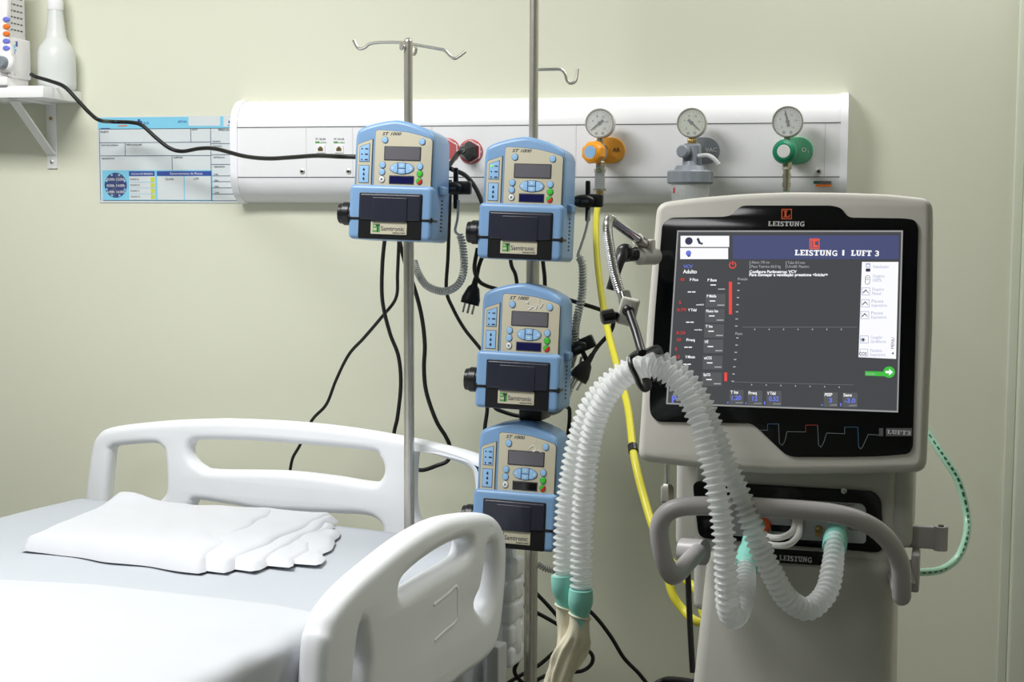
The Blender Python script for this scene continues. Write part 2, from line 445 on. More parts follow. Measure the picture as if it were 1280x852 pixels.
for i, (a, c, d_, e) in enumerate(((0.012, .018, .088, .096), (.02, .028, .092, .104), (.012, .022, .08, .086), (.012, .016, .074, .08))):
    k.box(.0535, .0545, a, c, d_, e, M_pblue if i % 2 else M_pcyan)
k.build('emblem', dev)
# bottle
pb = PY(69, 60, -.055)
bo = thing('spray_bottle', TR((pb.x, -.05, zs+.0265)), 'milky white plastic bottle with long tapered neck on wall shelf', 'bottle')
b = MB(); b.lathe([(0, 0), (.040, .0), (.043, .004), (.044, .012), (.044, .062), (.043, .085), (.039, .10), (.030, .112), (.0245, .122), (.0215, .14), (.018, .178), (.0165, .186)], (0, 0, 0), (0, 0, 1), M_bottle, 40); b.build('body', bo)
b = MB(); b.lathe([(.0175, .186), (.0185, .188), (.0185, .205), (.017, .207), (.017, .225), (.010, .235), (.008, .26), (0, .26)], (0, 0, 0), (0, 0, 1), M_white, 32); b.build('cap', bo)
# ================================================================== CHART ON THE WALL
c0 = PY(123, 199, 0).x; c1 = PY(313, 199, 0).x; zt = PY(123, 146, 0).z; zb = PY(124, 253, 0).z
def cu_(zx): return c0 + (PY(110+zx/6.095, 195, 0).x - PY(110+75/6.095, 195, 0).x)
def cv_(zy): return zb + (zt-zb)*(758-zy)/(758-88)
ch = thing('patient_chart', TR(((c0+c1)/2, 0, zb)), 'laminated blue and white patient chart with writing taped to the wall', 'chart')
b = MB(); b.plate([rrect(c0, c1, zb, zt, .006)], .0005, .002, M_paper); b.build('sheet', ch, WORLD)
Y1, Y2, Y3 = -.0024, -.0027, -.003
def cr(mb, zx0, zx1, zy0, zy1, y, m): mb.rect(cu_(zx0), cu_(zx1), cv_(zy1), cv_(zy0), y, m)
k = MB(); cr(k, 80, 1215, 95, 185, Y1, M_pcyan); cr(k, 105, 945, 505, 740, Y1, M_pcyan)
cr(k, 770, 1010, 95, 165, Y2, M_paper); cr(k, 1035, 1200, 95, 172, Y2, M_paper)
cr(k, 310, 508, 552, 735, Y2, M_paper); cr(k, 525, 726, 552, 735, Y2, M_paper); cr(k, 734, 938, 552, 735, Y2, M_paper)
for q in (597, 642, 687): cr(k, 316, 505, q, q+3, Y3, M_pcyan)
k.build('colour_fields', ch, WORLD)
k = MB()
for zx0, zx1, zy in ((90, 1215, 184), (90, 935, 290), (95, 935, 393), (940, 1215, 302), (940, 1215, 387), (940, 1215, 462), (945, 1215, 550), (945, 1215, 594), (945, 1215, 642), (945, 1215, 690), (110, 1215, 741)):
    cr(k, zx0, zx1, zy-2, zy+2, Y2, M_pline)
for zx, zy0, zy1 in ((90, 184, 741), (785, 184, 286), (936, 184, 741), (284, 290, 393), (640, 393, 505)): cr(k, zx-2, zx+2, zy0, zy1, Y2, M_pline)
cr(k, 310, 505, 513, 552, Y2, M_pblue); cr(k, 522, 938, 513, 550, Y2, M_pblue)
k.build('ruled_lines', ch, WORLD)
k = MB(); cx, cz = cu_(207), cv_(622); rx = cu_(292)-cu_(207); rz = cv_(524)-cv_(622)
k.flat(ell(cx, cz, rx, rz, 40), Y2, M_pnavy)
for a in (45, 225, 0+135+180-90): k.flat([(cx, cz)]+ell(cx, cz, rx*.97, rz*.97, 8, a, a+45), Y3, M_pgrey)
for a in range(0, 360, 45): k.flat(ell(cx+rx*.88*math.cos(R(a+22)), cz+rz*.88*math.sin(R(a+22)), rx*.1, rz*.09, 10), Y3-.0002, M_key)
for i, t in enumerate(('10:00h', '12:00h', '8:00h', '14:00h', '6:00h', '16:00h')):
    k.text(t, cx+(-1 if i % 2 == 0 else 1)*rx*.45, cz+rz*(.5-.5*(i//2))-.004, .009, M_inkw, Y3-.0003, 'CENTER')
k.build('turning_clock', ch, WORLD)
k = MB()
for q in (578, 622, 667, 712): cr(k, 474, 504, q-17, q+17, Y3, M_pyel)
k.build('plan_marks', ch, WORLD)
k = MB()
def ct(t, zx, zy, zw, zh, m=M_ink, al='LEFT'): k.text(t, cu_(zx), cv_(zy), (cv_(0)-cv_(zh))*1.35, m, Y3, al, width=cu_(zw)-cu_(0))
for t, zx, zy, zw, zh in (('PACIENTE', 98, 212, 62, 14), ('DATA', 796, 199, 40, 13), ('DATA DE ADMISSÃO', 103, 315, 128, 12), ('MÉDICO/EQUIPE', 294, 313, 115, 13), ('DIAGNÓSTICO', 106, 420, 95, 14), ('ALERGIAS', 650, 413, 70, 14), ('PADRÃO', 950, 292, 58, 12), ('CONTATO', 952, 328, 66, 12), ('GOTÍCULAS', 956, 413, 80, 12), ('AEROSSÓIS', 958, 485, 80, 12), ('SNE:', 958, 543, 30, 12), ('SNG:', 960, 590, 30, 12), ('SVD:', 962, 637, 30, 12), ('AVP:', 964, 684, 28, 12), ('PLANO A', 320, 583, 66, 15), ('PLANO B', 322, 628, 66, 15), ('PLANO C', 322, 673, 66, 15), ('PLANO D', 324, 718, 66, 15), ('Queda', 586, 582, 62, 20), ('LPP', 803, 582, 38, 20), ('PRECAUÇÕES', 996, 204, 150, 16)):
    ct(t, zx, zy, zw, zh)
ct('SUS', 428, 150, 40, 20, M_pblue); ct('SETOR', 690, 140, 64, 17, M_pblue); ct('ESCALA DE BRADEN', 330, 541, 158, 16, M_inkw); ct('Gerenciamento de Riscos', 622, 540, 242, 20, M_inkw)
ct('UPA', 1084, 102, 34, 10); ct('5', 1068, 165, 42, 40, M_pblue)
cr(k, 384, 403, 110, 158, Y3, M_pblue); cr(k, 370, 418, 124, 143, Y3, M_pblue)
cr(k, 104, 172, 176, 181, Y3, M_pblue); cr(k, 120, 150, 112, 130, Y3, M_pyel); k.flat([(cu_(112), cv_(130)), (cu_(130), cv_(130)), (cu_(122), cv_(108))], Y3-.0002, M_ovalo)
k.flat([(cu_(225), cv_(125)), (cu_(250), cv_(125)), (cu_(238), cv_(106))], Y3, M_paper); cr(k, 236, 304, 155, 163, Y3, M_ovalo)
k.build('lettering', ch, WORLD)
# ================================================================== HEADWALL RAIL
RD = .066
rl = PY(303, 190, -.03).x; rr = PY(1052, 180, -.03).x
zt1 = (PY(310, 126.5, -.03).z+PY(1040, 115.5, -.03).z)/2; zb1 = PY(500, 253.5, -.03).z
zl1 = (PY(320, 159.5, -RD).z+PY(1030, 153, -RD).z)/2; zl0 = (PY(320, 221.5, -RD).z+PY(1030, 221, -RD).z)/2
rail = thing('headwall_rail', TR(((rl+rr)/2, 0, zb1)), 'long white medical headwall rail with gas outlets and sockets on the wall', 'headwall rail')
def dsec(gr):
    o = [(0, zb1-gr)]
    for k in range(9):
        a = R(90*k/8); o.append((-(RD+gr)*math.sin(a), zl0-(zl0-zb1+gr)*math.cos(a)))
    for k in range(9):
        a = R(90*k/8); o.append((-(RD+gr)*math.cos(a), zl1+(zt1-zl1+gr)*math.sin(a)))
    return o
def dext(mb, x0, x1, gr, m):
    s_ = dsec(gr); n = len(s_)
    vs = [(x0, y, z) for y, z in s_]+[(x1, y, z) for y, z in s_]
    fs = [(k, k+1, n+k+1, n+k) for k in range(n-1)]+[(n-1, 0, n, 2*n-1), tuple(range(n-1, -1, -1)), tuple(range(n, 2*n))]
    mb.faces(vs, fs, m)
b = MB(); dext(b, rl, rr, 0, M_rail)
b.build('body', rail, WORLD, ang=50)
b = MB()
for z in (zl0, zl1): b.box(rl, rr, -RD-.0006, -RD+.001, z-.0009, z+.0009, M_grey_edge)
for px in (383, 441, 540, 720, 1031): b.box(PY(px, 190, -RD).x-.0004, PY(px, 190, -RD).x+.0004, -RD-.0005, -RD+.001, zl0, zl1, M_bedmetal)
b.build('seam', rail, WORLD)
for x0, x1 in ((rl-.014, rl+.003), (rr-.003, rr+.012)):
    b = MB(); dext(b, x0, x1, .003, M_cap); b.build('end_cap', rail, WORLD, ang=50)
for px in (401, 424):
    p = PY(px, 186, -RD); b = MB(); b.plate([rrect(p.x-.0105, p.x+.0105, p.z-.009, p.z+.009, .001)], RD-.001, RD+.0025, M_white, .0008)
    o = b.build('data_outlet', rail, WORLD)
    k = MB(); k.flat([(p.x-.006, p.z-.005), (p.x+.006, p.z-.005), (p.x+.006, p.z+.002), (p.x+.003, p.z+.002), (p.x+.003, p.z+.005), (p.x-.003, p.z+.005), (p.x-.003, p.z+.002), (p.x-.006, p.z+.002)], -RD-.0028, M_brass); k.build('jack', o, WORLD)
    k = MB(); q = PY(px, 175, -RD)
    k.text('PT 142-AR' if px < 410 else 'PT 143-AR', q.x, q.z, .0065, M_ink, -RD-.0006, 'CENTER', width=.024)
    k.rect(q.x-.013, q.x-.003, q.z-.007, q.z-.003, -RD-.0006, M_inkg); k.text('certified', q.x-.002, q.z-.007, .005, M_inkg, -RD-.0006, 'LEFT', width=.015)
    k.build('label', o, WORLD)
for px in (378, 436, 1023):
    p = PY(px, 214, -RD); b = MB(); b.lathe([(.0058, 0), (.0058, .002), (.003, .0028), (.0028, .001), (0, .001)], (p.x, -RD, p.z), (0, -1, 0), M_steel, 18)
    b.lathe([(.0028, 0), (0, .0001)], (p.x, -RD-.0022, p.z), (0, -1, 0), M_black, 12); b.build('screw', rail, WORLD)
socks = []
for px, py in ((560, 188), (588.5, 189.5)):
    p = PY(px, py, -RD); socks.append(p); b = MB(); b.lathe([(.0275, 0), (.0275, .002), (.026, .003), (0, .0031)], (p.x, -RD, p.z), (0, -1, 0), M_redplate, 36)
    o = b.build('power_socket', rail, WORLD)
    k = MB(); k.lathe([(.0255, 0), (.0255, .0016), (0, .0017)], (p.x, -RD-.003, p.z), (0, -1, 0), M_white, 6, ref=(0, 0, 1)); k.lathe([(.0238, 0), (0, .0001)], (p.x, -RD-.0047, p.z), (0, -1, 0), M_redplate, 6, ref=(0, 0, 1)); k.build('socket_frame', o, WORLD)
    k = MB()
    X = Matrix.Translation((p.x+.016, -RD-.0033, p.z)) @ Matrix.Rotation(-PI/2, 4, 'Y') @ XZ
    X = Matrix.Translation((p.x, -RD-.0034, p.z)) @ Matrix.Rotation(R(90), 4, 'Y') @ XZ
    k.text('2', 0, 0, .012, M_inkw, 0, 'CENTER', X=Matrix.Translation((p.x+.017, -RD-.0034, p.z+.009)) @ XZ)
    k.text('2', 0, 0, .012, M_inkw, 0, 'CENTER', X=Matrix.Translation((p.x+.017, -RD-.0034, p.z-.003)) @ XZ)
    k.text('0', 0, 0, .012, M_inkw, 0, 'CENTER', X=Matrix.Translation((p.x+.017, -RD-.0034, p.z-.015)) @ XZ)
    k.text('V', 0, 0, .009, M_inkw, 0, 'CENTER', X=Matrix.Translation((p.x+.0235, -RD-.0034, p.z-.003)) @ XZ)
    k.build('lettering', o, WORLD)
gas = {}
for px, py, mm, t, ink in ((764, 188, M_opale, 'AR', M_ink), (882, 188, M_ggrey, 'VAC', M_inkw), (998, 188, M_gpale, 'O₂', M_inkw)):
    p = PY(px, py, -RD); gas[t] = p; r_ = .0285
    b = MB(); b.plate([rrect(p.x-.044, p.x+.031, p.z-r_, p.z+r_, .0284)], RD-.001, RD+.005, mm, .002)
    b.lathe([(.016, 0), (.016, .01), (.012, .012)], (p.x-.022, -RD-.004, p.z), (0, -1, 0), M_nickel, 24)
    o = b.build('gas_outlet', rail, WORLD)
    k = MB(); k.text(t if t != 'O₂' else 'O', p.x+.012 if t != 'O₂' else p.x+.012, p.z-.003, .0125, ink, -RD-.0055, 'CENTER', bold=.012)
    if t == 'O₂': k.text('2', p.x+.019, p.z-.005, .007, ink, -RD-.0055, 'LEFT')
    k.build('lettering', o, WORLD)
b = MB(); p0 = PY(1017, 228, -RD+.004); 
b.rect(p0.x, p0.x+.036, p0.z-.003, p0.z+.003, -RD-.0008, M_dimbar); b.rect(p0.x, p0.x+.012, p0.z-.003, p0.z+.003, -RD-.001, M_dkgreen)
b.rect(p0.x+.004, p0.x+.036, p0.z-.009, p0.z-.004, -RD-.0008, M_ovalo); b.build('sticker', rail, WORLD)
# ------------------------------------------------------------------ regulators
def gauge(root, p, r, dial, ang, rim):
    b = MB(); b.lathe([(r*.8, -.026), (r, -.022), (r, 0), (r*.96, .003), (r*.9, .003), (r*.88, 0), (0, 0)], p, (0, -1, 0), rim, 40); g = b.build('gauge_case', root, WORLD)
    b = MB(); b.lathe([(r*.88, 0), (0, .0002)], p+Vector((0, -.0003, 0)), (0, -1, 0), dial, 36)
    for i in range(23):
        a = R(225-i*270/22); l = .12 if i % 2 == 0 else .06
        c, s_ = math.cos(a), math.sin(a); q = p+Vector((0, -.0009, 0))
        r0, r1, w = r*(.8-l), r*.8, r*.012
        b.faces([(q.x+c*r0-s_*w, q.y, q.z+s_*r0+c*w), (q.x+c*r1-s_*w, q.y, q.z+s_*r1+c*w), (q.x+c*r1+s_*w, q.y, q.z+s_*r1-c*w), (q.x+c*r0+s_*w, q.y, q.z+s_*r0-c*w)], [(0, 1, 2, 3)], M_ink if i % 2 else M_redline)
    for t, a in (('0', 225), ('4', 160), ('8', 110), ('10', 60), ('14', 10), ('16', -45)):
        b.text(t, p.x+r*.5*math.cos(R(a)), p.z+r*.5*math.sin(R(a))-r*.08, r*.22, M_ink, p.y-.0009, 'CENTER')
    for sx in (-.22, .22): b.flat(ell(p.x+sx*r, p.z-r*.68, r*.11, r*.11, 10), p.y-.0009, M_ggrey)
    b.build('dial', g, WORLD)
    b = MB(); c, s_ = math.cos(R(ang)), math.sin(R(ang)); y = p.y-.0016
    def q(l, w): return (p.x+c*r*l-s_*r*w, y, p.z+s_*r*l+c*r*w)
    b.faces([q(-.32, .10), q(-.32, -.10), q(0, -.075), q(.74, -.03), q(.74, .03), q(0, .075)], [tuple(range(6))], M_black)
    b.lathe([(r*.13, 0), (r*.11, .0012), (0, .0013)], p+Vector((0, -.0012, 0)), (0, -1, 0), M_black, 14)
    b.build('needle', g, WORLD)
    b = MB(); b.lathe([(r*.9, .0), (0, .0008)], p+Vector((0, -.0026, 0)), (0, -1, 0), M_glass, 32); b.build('cover_glass', g, WORLD)
def hexnut(mb, p, r, z0, z1, m): mb.lathe([(r*.9, z0), (r, z0+.0015), (r, z1-.0015), (r*.9, z1)], p, (0, 0, 1), m, 6)
def regulator(px, knobpy, gpx, gpy, gr, mk, label, key, needle, dial, name, low):
    yk = -RD-.075
    pk = PY(px, knobpy, yk-.03); pg = PY(gpx, gpy, yk); o = gas[key]
    root = thing(name, TR((pg.x, yk, pk.z-.08)), label, 'regulator')
    gauge(root, pg, gr, dial, needle, M_steel)
    ax = Vector((pg.x, yk+.012, 0))
    b = MB(); b.cyl((ax.x, ax.y, pk.z), (ax.x, ax.y, pg.z-gr*.9), .0085, M_nickel, n=4); b.cyl((ax.x, ax.y, pk.z+.012), (ax.x, ax.y, pg.z-gr*.7), .007, M_nickel, n=16); b.build('gauge_stem', root, WORLD)
    b = MB(); b.cyl((o.x-.022, -RD-.009, pk.z), (ax.x+.004, ax.y+.006, pk.z), .0135, mk if key == 'AR' else M_nickel, n=24)
    b.ball((ax.x, ax.y, pk.z), (.0155, .0155, .0165), M_nickel); b.cyl((ax.x, ax.y, pk.z), (pk.x+.004, yk-.02, pk.z), .017, M_nickel, n=24)
    b.build('valve_body', root, WORLD)
    d = Vector((pk.x-ax.x, -.03, 0)).normalized()
    c = Vector((pk.x, yk-.012, pk.z))
    b = MB(); b.lathe([(.021, -.012), (.0245, -.008), (.0255, .004), (.023, .014), (.0165, .019), (0, .0192)], c, d, mk, 8 if key == 'AR' else 40, ref=(.38, 0, .92))
    kb = b.build('knob', root, WORLD)
    b = MB(); b.lathe([(.0135, .0193), (.013, .0205), (0, .0206)], c, d, M_key if key == 'AR' else M_dial, 24); b.build('knob_label', kb, WORLD)
    b = MB(); hexnut(b, (ax.x, ax.y, pk.z), .0105, -.036, -.018, M_nickel); b.cyl((ax.x, ax.y, pk.z-.02), (ax.x, ax.y, pk.z), .008, M_nickel)
    z = pk.z-.036
    if low == 'air':
        b.cyl((ax.x, ax.y, z+.002), (ax.x, ax.y, z-.006), .0125, M_nickel, n=24); b.lathe([(.0135, z-.04), (.0135, z-.006)], (ax.x, ax.y, 0), (0, 0, 1), M_steel, 4)
        b.cyl((ax.x, ax.y, z-.045), (ax.x, ax.y, z-.04), .014, M_nickel); b.cyl((ax.x, ax.y, z-.062), (ax.x, ax.y, z-.045), .008, M_brass)
    else:
        for i, rr_ in enumerate((.0075, .009, .0075, .0088, .007)): b.cyl((ax.x, ax.y, z-.009*(i+1)), (ax.x, ax.y, z-.009*i), rr_, M_nickel)
    b.build('hose_fitting', root, WORLD)
    return ax, pk
axA, pkA = regulator(741, 190, 749.5, 154, .0315, M_orange, 'air pressure regulator with orange knob and round gauge on white rail', 'AR', 218, M_dial, 'gas_regulator', 'air')
axO, pkO = regulator(981, 189, 984.5, 152, .0325, M_ggreen, 'oxygen regulator with dark green knob and round gauge on white rail', 'O₂', 103, M_dial, 'gas_regulator', 'oxy')
# vacuum regulator with jar
yv = -RD-.075
pg = PY(864.5, 153.5, yv); pv = PY(860, 189, yv-.01); o = gas['VAC']
vac = thing('vacuum_regulator', TR((pv.x, yv, PY(864, 260, yv).z)), 'grey suction regulator with gauge above a clear collection jar on white rail', 'regulator')
gauge(vac, pg, .0315, M_dialc, -42, M_steel)
ax = Vector((pg.x, yv+.012, 0))
b = MB(); hexnut(b, (ax.x, ax.y, pv.z), .010, .014, .028, M_brass); b.cyl((ax.x, ax.y, pv.z), (ax.x, ax.y, pg.z-.026), .006, M_brass); b.build('gauge_stem', vac, WORLD)
b = MB(); b.box(ax.x-.018, ax.x+.02, ax.y-.014, ax.y+.014, pv.z-.032, pv.z+.017, M_ggrey, .006)
b.cyl((o.x-.022, -RD-.009, pv.z), (ax.x, ax.y, pv.z), .013, M_ggrey); b.cyl((ax.x+.006, ax.y-.014, pv.z-.034), (ax.x+.006, ax.y-.014, pv.z+.012), .007, M_ggrey)
b.build('valve_body', vac, WORLD)
b = MB(); b.lathe([(.0125, 0), (.0135, .003), (.0135, .016), (.011, .019), (0, .0192)], (pv.x-.006, ax.y-.014, pv.z), (-.35, -1, 0), M_ggrey, 24); b.build('knob', vac, WORLD)
b = MB(); pl = [PY(872, 195, yv), PY(884, 194, yv-.005), PY(892, 198, yv-.01), PY(899, 206, yv-.012)]
b.tube(catmull(pl, 5), .0045, M_bedmetal, 10); b.build('lever', vac, WORLD)
jx, jy = PY(863, 215, yv).x, yv+.004
zj = PY(863, 216, yv-.03).z; zl_ = PY(863, 226, yv-.03).z
b = MB(); b.lathe([(.014, pv.z-.02), (.017, pv.z-.03), (.030, zj+.016), (.036, zj+.004), (.040, zj+.004)], (jx, jy, 0), (0, 0, 1), M_ggrey, 36)
b.lathe([(.045, zj+.006), (.0475, zj+.003), (.0475, zl_-.002), (.044, zl_-.006), (.02, zl_-.006)], (jx, jy, 0), (0, 0, 1), M_ggrey, 60, mod=lambda k, n, h: 1+.03*(1 if (k//2) % 2 else 0))
b.build('jar_lid', vac, WORLD)
b = MB(); b.lathe([(.041, zl_-.005), (.041, zl_-.12), (.036, zl_-.13), (0, zl_-.13), (0, zl_-.128), (.035, zl_-.128), (.039, zl_-.119), (.039, zl_-.005)], (jx, jy, 0), (0, 0, 1), M_glass, 40)
j = b.build('jar', vac, WORLD)
b = MB(); b.cyl((jx, jy, zl_-.006), (jx, jy, zl_-.07), .011, M_glass, r1=.009); b.build('float_tube', j, WORLD)
b = MB(); b.rect(jx-.032, jx-.028, zl_-.026, zl_-.014, jy-.0415, M_redline); b.build('scale_mark', j, WORLD)
# ================================================================== BED
DR = 2.82
bedo = CAM + Rh*((622-640)/FPX*DR) + Fh*DR; bedo.z = 0
MBED = TR(bedo, YAW-R(25)); FB = Frame(MBED)
bed = thing('hospital_bed', MBED, 'white moulded plastic hospital bed with arched headboard and side rail', 'bed')
ZM = .815                                # mattress top
def tr_xz(lst, y=0): return [FB.xz(a, c, y) for a, c in lst]
hb_out = [(106, 620), (108, 601), (113.4, 563), (120.5, 544.5), (139, 534), (204, 526.6), (263, 524), (289, 524), (340, 526), (392, 530), (445, 536.5), (495, 545), (547, 556), (588, 567), (610, 578), (622, 598), (627, 640), (640, 700), (643, 760), (640, 826), (560, 826), (300, 790), (104, 740), (102, 680)]
h1 = [(139.8, 560.8), (151, 557), (191.6, 554.3), (202.7, 559.8), (206, 569), (207.8, 609.5), (201.7, 622.7), (189.5, 634), (170, 664), (135, 670), (130, 650), (132, 625), (137.5, 570)]
h2 = [(243, 551), (237, 557), (236.5, 567), (241, 576), (250, 583), (266, 587.5), (350, 589), (412.6, 595.4), (454, 602), (472, 602), (479.5, 588), (474.4, 572), (459, 563.5), (361, 554.5), (309, 551), (258, 550)]
h3 = [(240, 638), (241, 630), (248, 625.4), (293, 632), (330, 638), (412, 642), (454, 644), (472, 651), (478, 664), (470, 690), (400, 690), (300, 680), (245, 672)]
h4 = [(519, 566), (528, 565), (567, 577), (585, 585), (591.5, 598), (594, 640), (596, 690), (570, 700), (540, 670), (524, 655), (517, 635), (516, 600)]
b = MB(); b.plate([smooth2(tr_xz(hb_out), 5)]+[smooth2(tr_xz(h), 5) for h in (h1, h2, h3, h4)], -.036, 0.006, M_bedpl, .017, seg=5)
b.build('headboard', bed, ang=60)
# scalloped lower bumper at the right end of the headboard
b = MB()
zA = FB.xz(636, 692, .03)[1]; zB = FB.xz(636, 826, .03)[1]; xe = FB.xz(640, 760, .0)[0]
nb = 5
for i in range(nb):
    z0 = zB+(zA-zB)*i/nb; z1 = zB+(zA-zB)*(i+1)/nb
    b.box(xe-.05, xe+.008, -.02, .045, z0+.001, z1-.001, M_bedpl, .009, 4)
b.box(xe-.05, xe+.002, -.014, .04, zB, zA, M_bedpl, .004)
b.build('corner_bumper', bed, ang=60)
# side rail
SX = .105
so = [(402, 870), (403, 852), (406, 805), (411, 787), (421, 761.6), (448, 729), (489, 693.5), (521.6, 669), (554, 651), (581.6, 644), (612, 642), (627, 650), (634.7, 669), (636.5, 702), (631, 772), (622, 810), (606, 830), (581, 848), (540, 880), (470, 915), (410, 920), (402, 900)]
s1 = [(502.6, 738), (506.7, 725), (521.6, 710), (543.5, 693.5), (565, 681), (582, 675), (591, 678), (588, 692), (576, 702), (543.5, 721), (521.6, 735), (507, 744)]
s2 = [(612, 684), (619, 682), (622, 700), (621.5, 725), (618, 751), (610, 769), (603, 765), (597, 755), (599, 747), (604, 735), (610, 702)]
s3 = [(455, 781), (450, 808), (446, 850), (446, 880), (458, 884), (461, 852), (463, 825), (460, 800)]
def tr_yz(lst, x): return [FB.yz(a, c, x) for a, c in lst]
b = MB(); b.plate([smooth2(tr_yz(so, SX), 5)]+[smooth2(tr_yz(s, SX), 5) for s in (s1, s2, s3)], SX-.05, SX, M_bedpl, .02, X=YZ, seg=5)
srail = b.build('side_rail', bed, ang=60)
# raised rims moulded on the plate
b = MB()
for loop, rr_, cl in (([(542, 756), (560, 742), (571, 733), (572, 755), (571, 775), (556, 789), (543, 801)], .0062, False),):
    pts = [Vector((SX-.0046, y, z)) for y, z in tr_yz(loop, SX)]
    b = MB(); b.tube(catmull(pts, 6, cl), rr_, M_bedpl, 8); b.build('moulded_rim', srail, MBED)
# side-rail hinge arm and bed frame (mostly out of view)
for q in (-.15, -.45):
    b = MB(); b.box(SX-.045, SX-.02, q-.02, q+.02, .40, .64, M_bedmetal, .004); b.build('rail_arm', bed)
b = MB(); W = -1.03
b.box(W+.04, -.02, -2.05, -.055, .42, .50, M_bedmetal, .008); b.box(-.11, -.03, .0, .045, .12, zB+.01, M_bedmetal, .006)
b.box(W+.03, W+.11, .0, .045, .12, zB+.01, M_bedmetal, .006); b.box(W+.04, SX-.02, -.5, -.42, .40, .43, M_bedmetal); b.box(W+.04, SX-.02, -.19, -.11, .40, .43, M_bedmetal)
b.box(W+.04, -.03, .0, .045, .44, .49, M_bedmetal); b.box(-.07, -.05, -.06, .01, .44, .49, M_bedmetal); b.box(W+.05, W+.08, -.06, .01, .44, .49, M_bedmetal)
b.build('frame', bed)
for x in (W+.08, -.08):
    for y in (.02, -1.95):
        b = MB(); b.cyl((x, y, .1), (x, y, .43), .025, M_bedmetal); b.lathe([(.02, -.014), (.05, -.01), (.052, 0), (.05, .01), (.02, .014)], (x, y, .052), (1, 0, 0), M_black, 24); b.build('caster', bed)
# mattress with fitted sheet
def slabcloth(name, x0, x1, y0, y1, z0, z1, rad, m, nx=60, ny=80, amp=.004, fn=None):
    """closed rounded slab with a softly creased top"""
    b2 = bmesh.new(); vs = {}
    xs = [x0+(x1-x0)*i/nx for i in range(nx+1)]; ys = [y0+(y1-y0)*j/ny for j in range(ny+1)]
    def edge(t, L):                       # rounded shoulder profile
        e = min(t, L-t)
        return 1 if e > rad else math.sqrt(max(0, 1-(1-e/rad)**2))
    top = []; bot = []
    for j, y in enumerate(ys):
        rt_ = []; rb_ = []
        for i, x in enumerate(xs):
            e = min(edge(x-x0, x1-x0), edge(y-y0, y1-y0))
            z = z1-rad+rad*e
            z += amp*e*(noise.noise(Vector((x*3, y*2, 3)))+.5*noise.noise(Vector((x*9, y*5, 7))))
            if fn: z += fn(x, y)*e
            rt_.append(b2.verts.new((x, y, z))); rb_.append(b2.verts.new((x, y, z0)))
        top.append(rt_); bot.append(rb_)
    for j in range(ny):
        for i in range(nx):
            b2.faces.new((top[j][i], top[j][i+1], top[j+1][i+1], top[j+1][i])); b2.faces.new((bot[j][i], bot[j+1][i], bot[j+1][i+1], bot[j][i+1]))
    for i in range(nx):
        b2.faces.new((bot[0][i], bot[0][i+1], top[0][i+1], top[0][i])); b2.faces.new((bot[ny][i+1], bot[ny][i], top[ny][i], top[ny][i+1]))
    for j in range(ny):
        b2.faces.new((bot[j+1][0], bot[j][0], top[j][0], top[j+1][0])); b2.faces.new((bot[j][nx], bot[j+1][nx], top[j+1][nx], top[j][nx]))
    mb = MB(); mb.bm.free(); mb.bm = b2; mb.mi(m); return mb
xl = FB.xz(116, 631, -.06)[0]
mbm = slabcloth('m', W+.015, .040, -2.0, -.058, .50, ZM, .035, M_sheet, amp=.006)
tag(mbm.build('mattress', None, MBED, ang=60), 'thick mattress under a bluish white fitted sheet on the hospital bed', 'mattress')
# folded-back top sheet covering the foot half
ln = [FB.I @ PZ(a, c, ZM+.012) for a, c in ((2, 722), (120, 728), (250, 742), (345, 753), (410, 766))]
y_l = ln[0].y; y_r = ln[-1].y
print('sheet edge local', [tuple(round(q, 2) for q in v) for v in ln])
nx, ny = 90, 90; vs = []; fs = []
x0, x1 = W-.004, .049
def yedge(x):
    for a, c in zip(ln, ln[1:]):
        if x <= c.x or c is ln[-1]:
            t = (x-a.x)/(c.x-a.x); return a.y+(c.y-a.y)*t
def topz(x, y):
    n = noise.noise(Vector((x*2.2+y*.9, y*5, 1)))*.010+noise.noise(Vector((x*5+3, y*11-x*6, 5)))*.006+noise.noise(Vector((x*9-y*4, y*16+x*5, 9)))*.004*max(0, min(1, (x+.5)*2.5))
    return n
NW = 120
for j in range(ny+1):
    for i in range(NW+1):
        s_ = i/NW
        # cross profile: drop on the left side, over the top, drop on the right side
        L = .22; tot = (x1-x0)+2*L; q = s_*tot; r_ = .028
        ye = yedge(min(max(x0, x0+q-L), x1)); t = j/ny; y = ye-(ye+1.98)*t**1.0
        zt_ = ZM+.011+topz(x0+q-L, y)*min(1, (j)/3.0)*min(1.0, .2+t*6)
        if q < L-r_: p = (x0-.004*math.sin(y*22)-.004*noise.noise(Vector((y*9, q*9, 2))), y, zt_-r_-(L-r_-q))
        elif q < L+r_:
            a = (q-L+r_)/(2*r_)*PI/2; p = (x0+r_-r_*math.cos(a), y, zt_-r_+r_*math.sin(a))
        elif q < tot-L-r_: p = (x0+q-L, y, zt_)
        elif q < tot-L+r_:
            a = (q-(tot-L-r_))/(2*r_)*PI/2; p = (x1-r_+r_*math.sin(a), y, zt_-r_+r_*math.cos(a))
        else: p = (x1+.004*math.sin(y*30+q*9)*min(1, (q-tot+L)/.1), y, zt_-r_-(q-(tot-L+r_)))
        vs.append(p)
for j in range(ny):
    for i in range(NW): fs.append((j*(NW+1)+i, j*(NW+1)+i+1, (j+1)*(NW+1)+i+1, (j+1)*(NW+1)+i))
b = MB(); b.faces(vs, fs, M_sheet2)
o = b.build('top_sheet', None, MBED, sharp=False)
md = o.modifiers.new('s', 'SOLIDIFY'); md.thickness = .007; md.offset = -1
md = o.modifiers.new('b', 'SUBSURF'); md.levels = 1; md.render_levels = 1
tag(o, 'white top sheet spread over the foot half of the mattress', 'sheet')
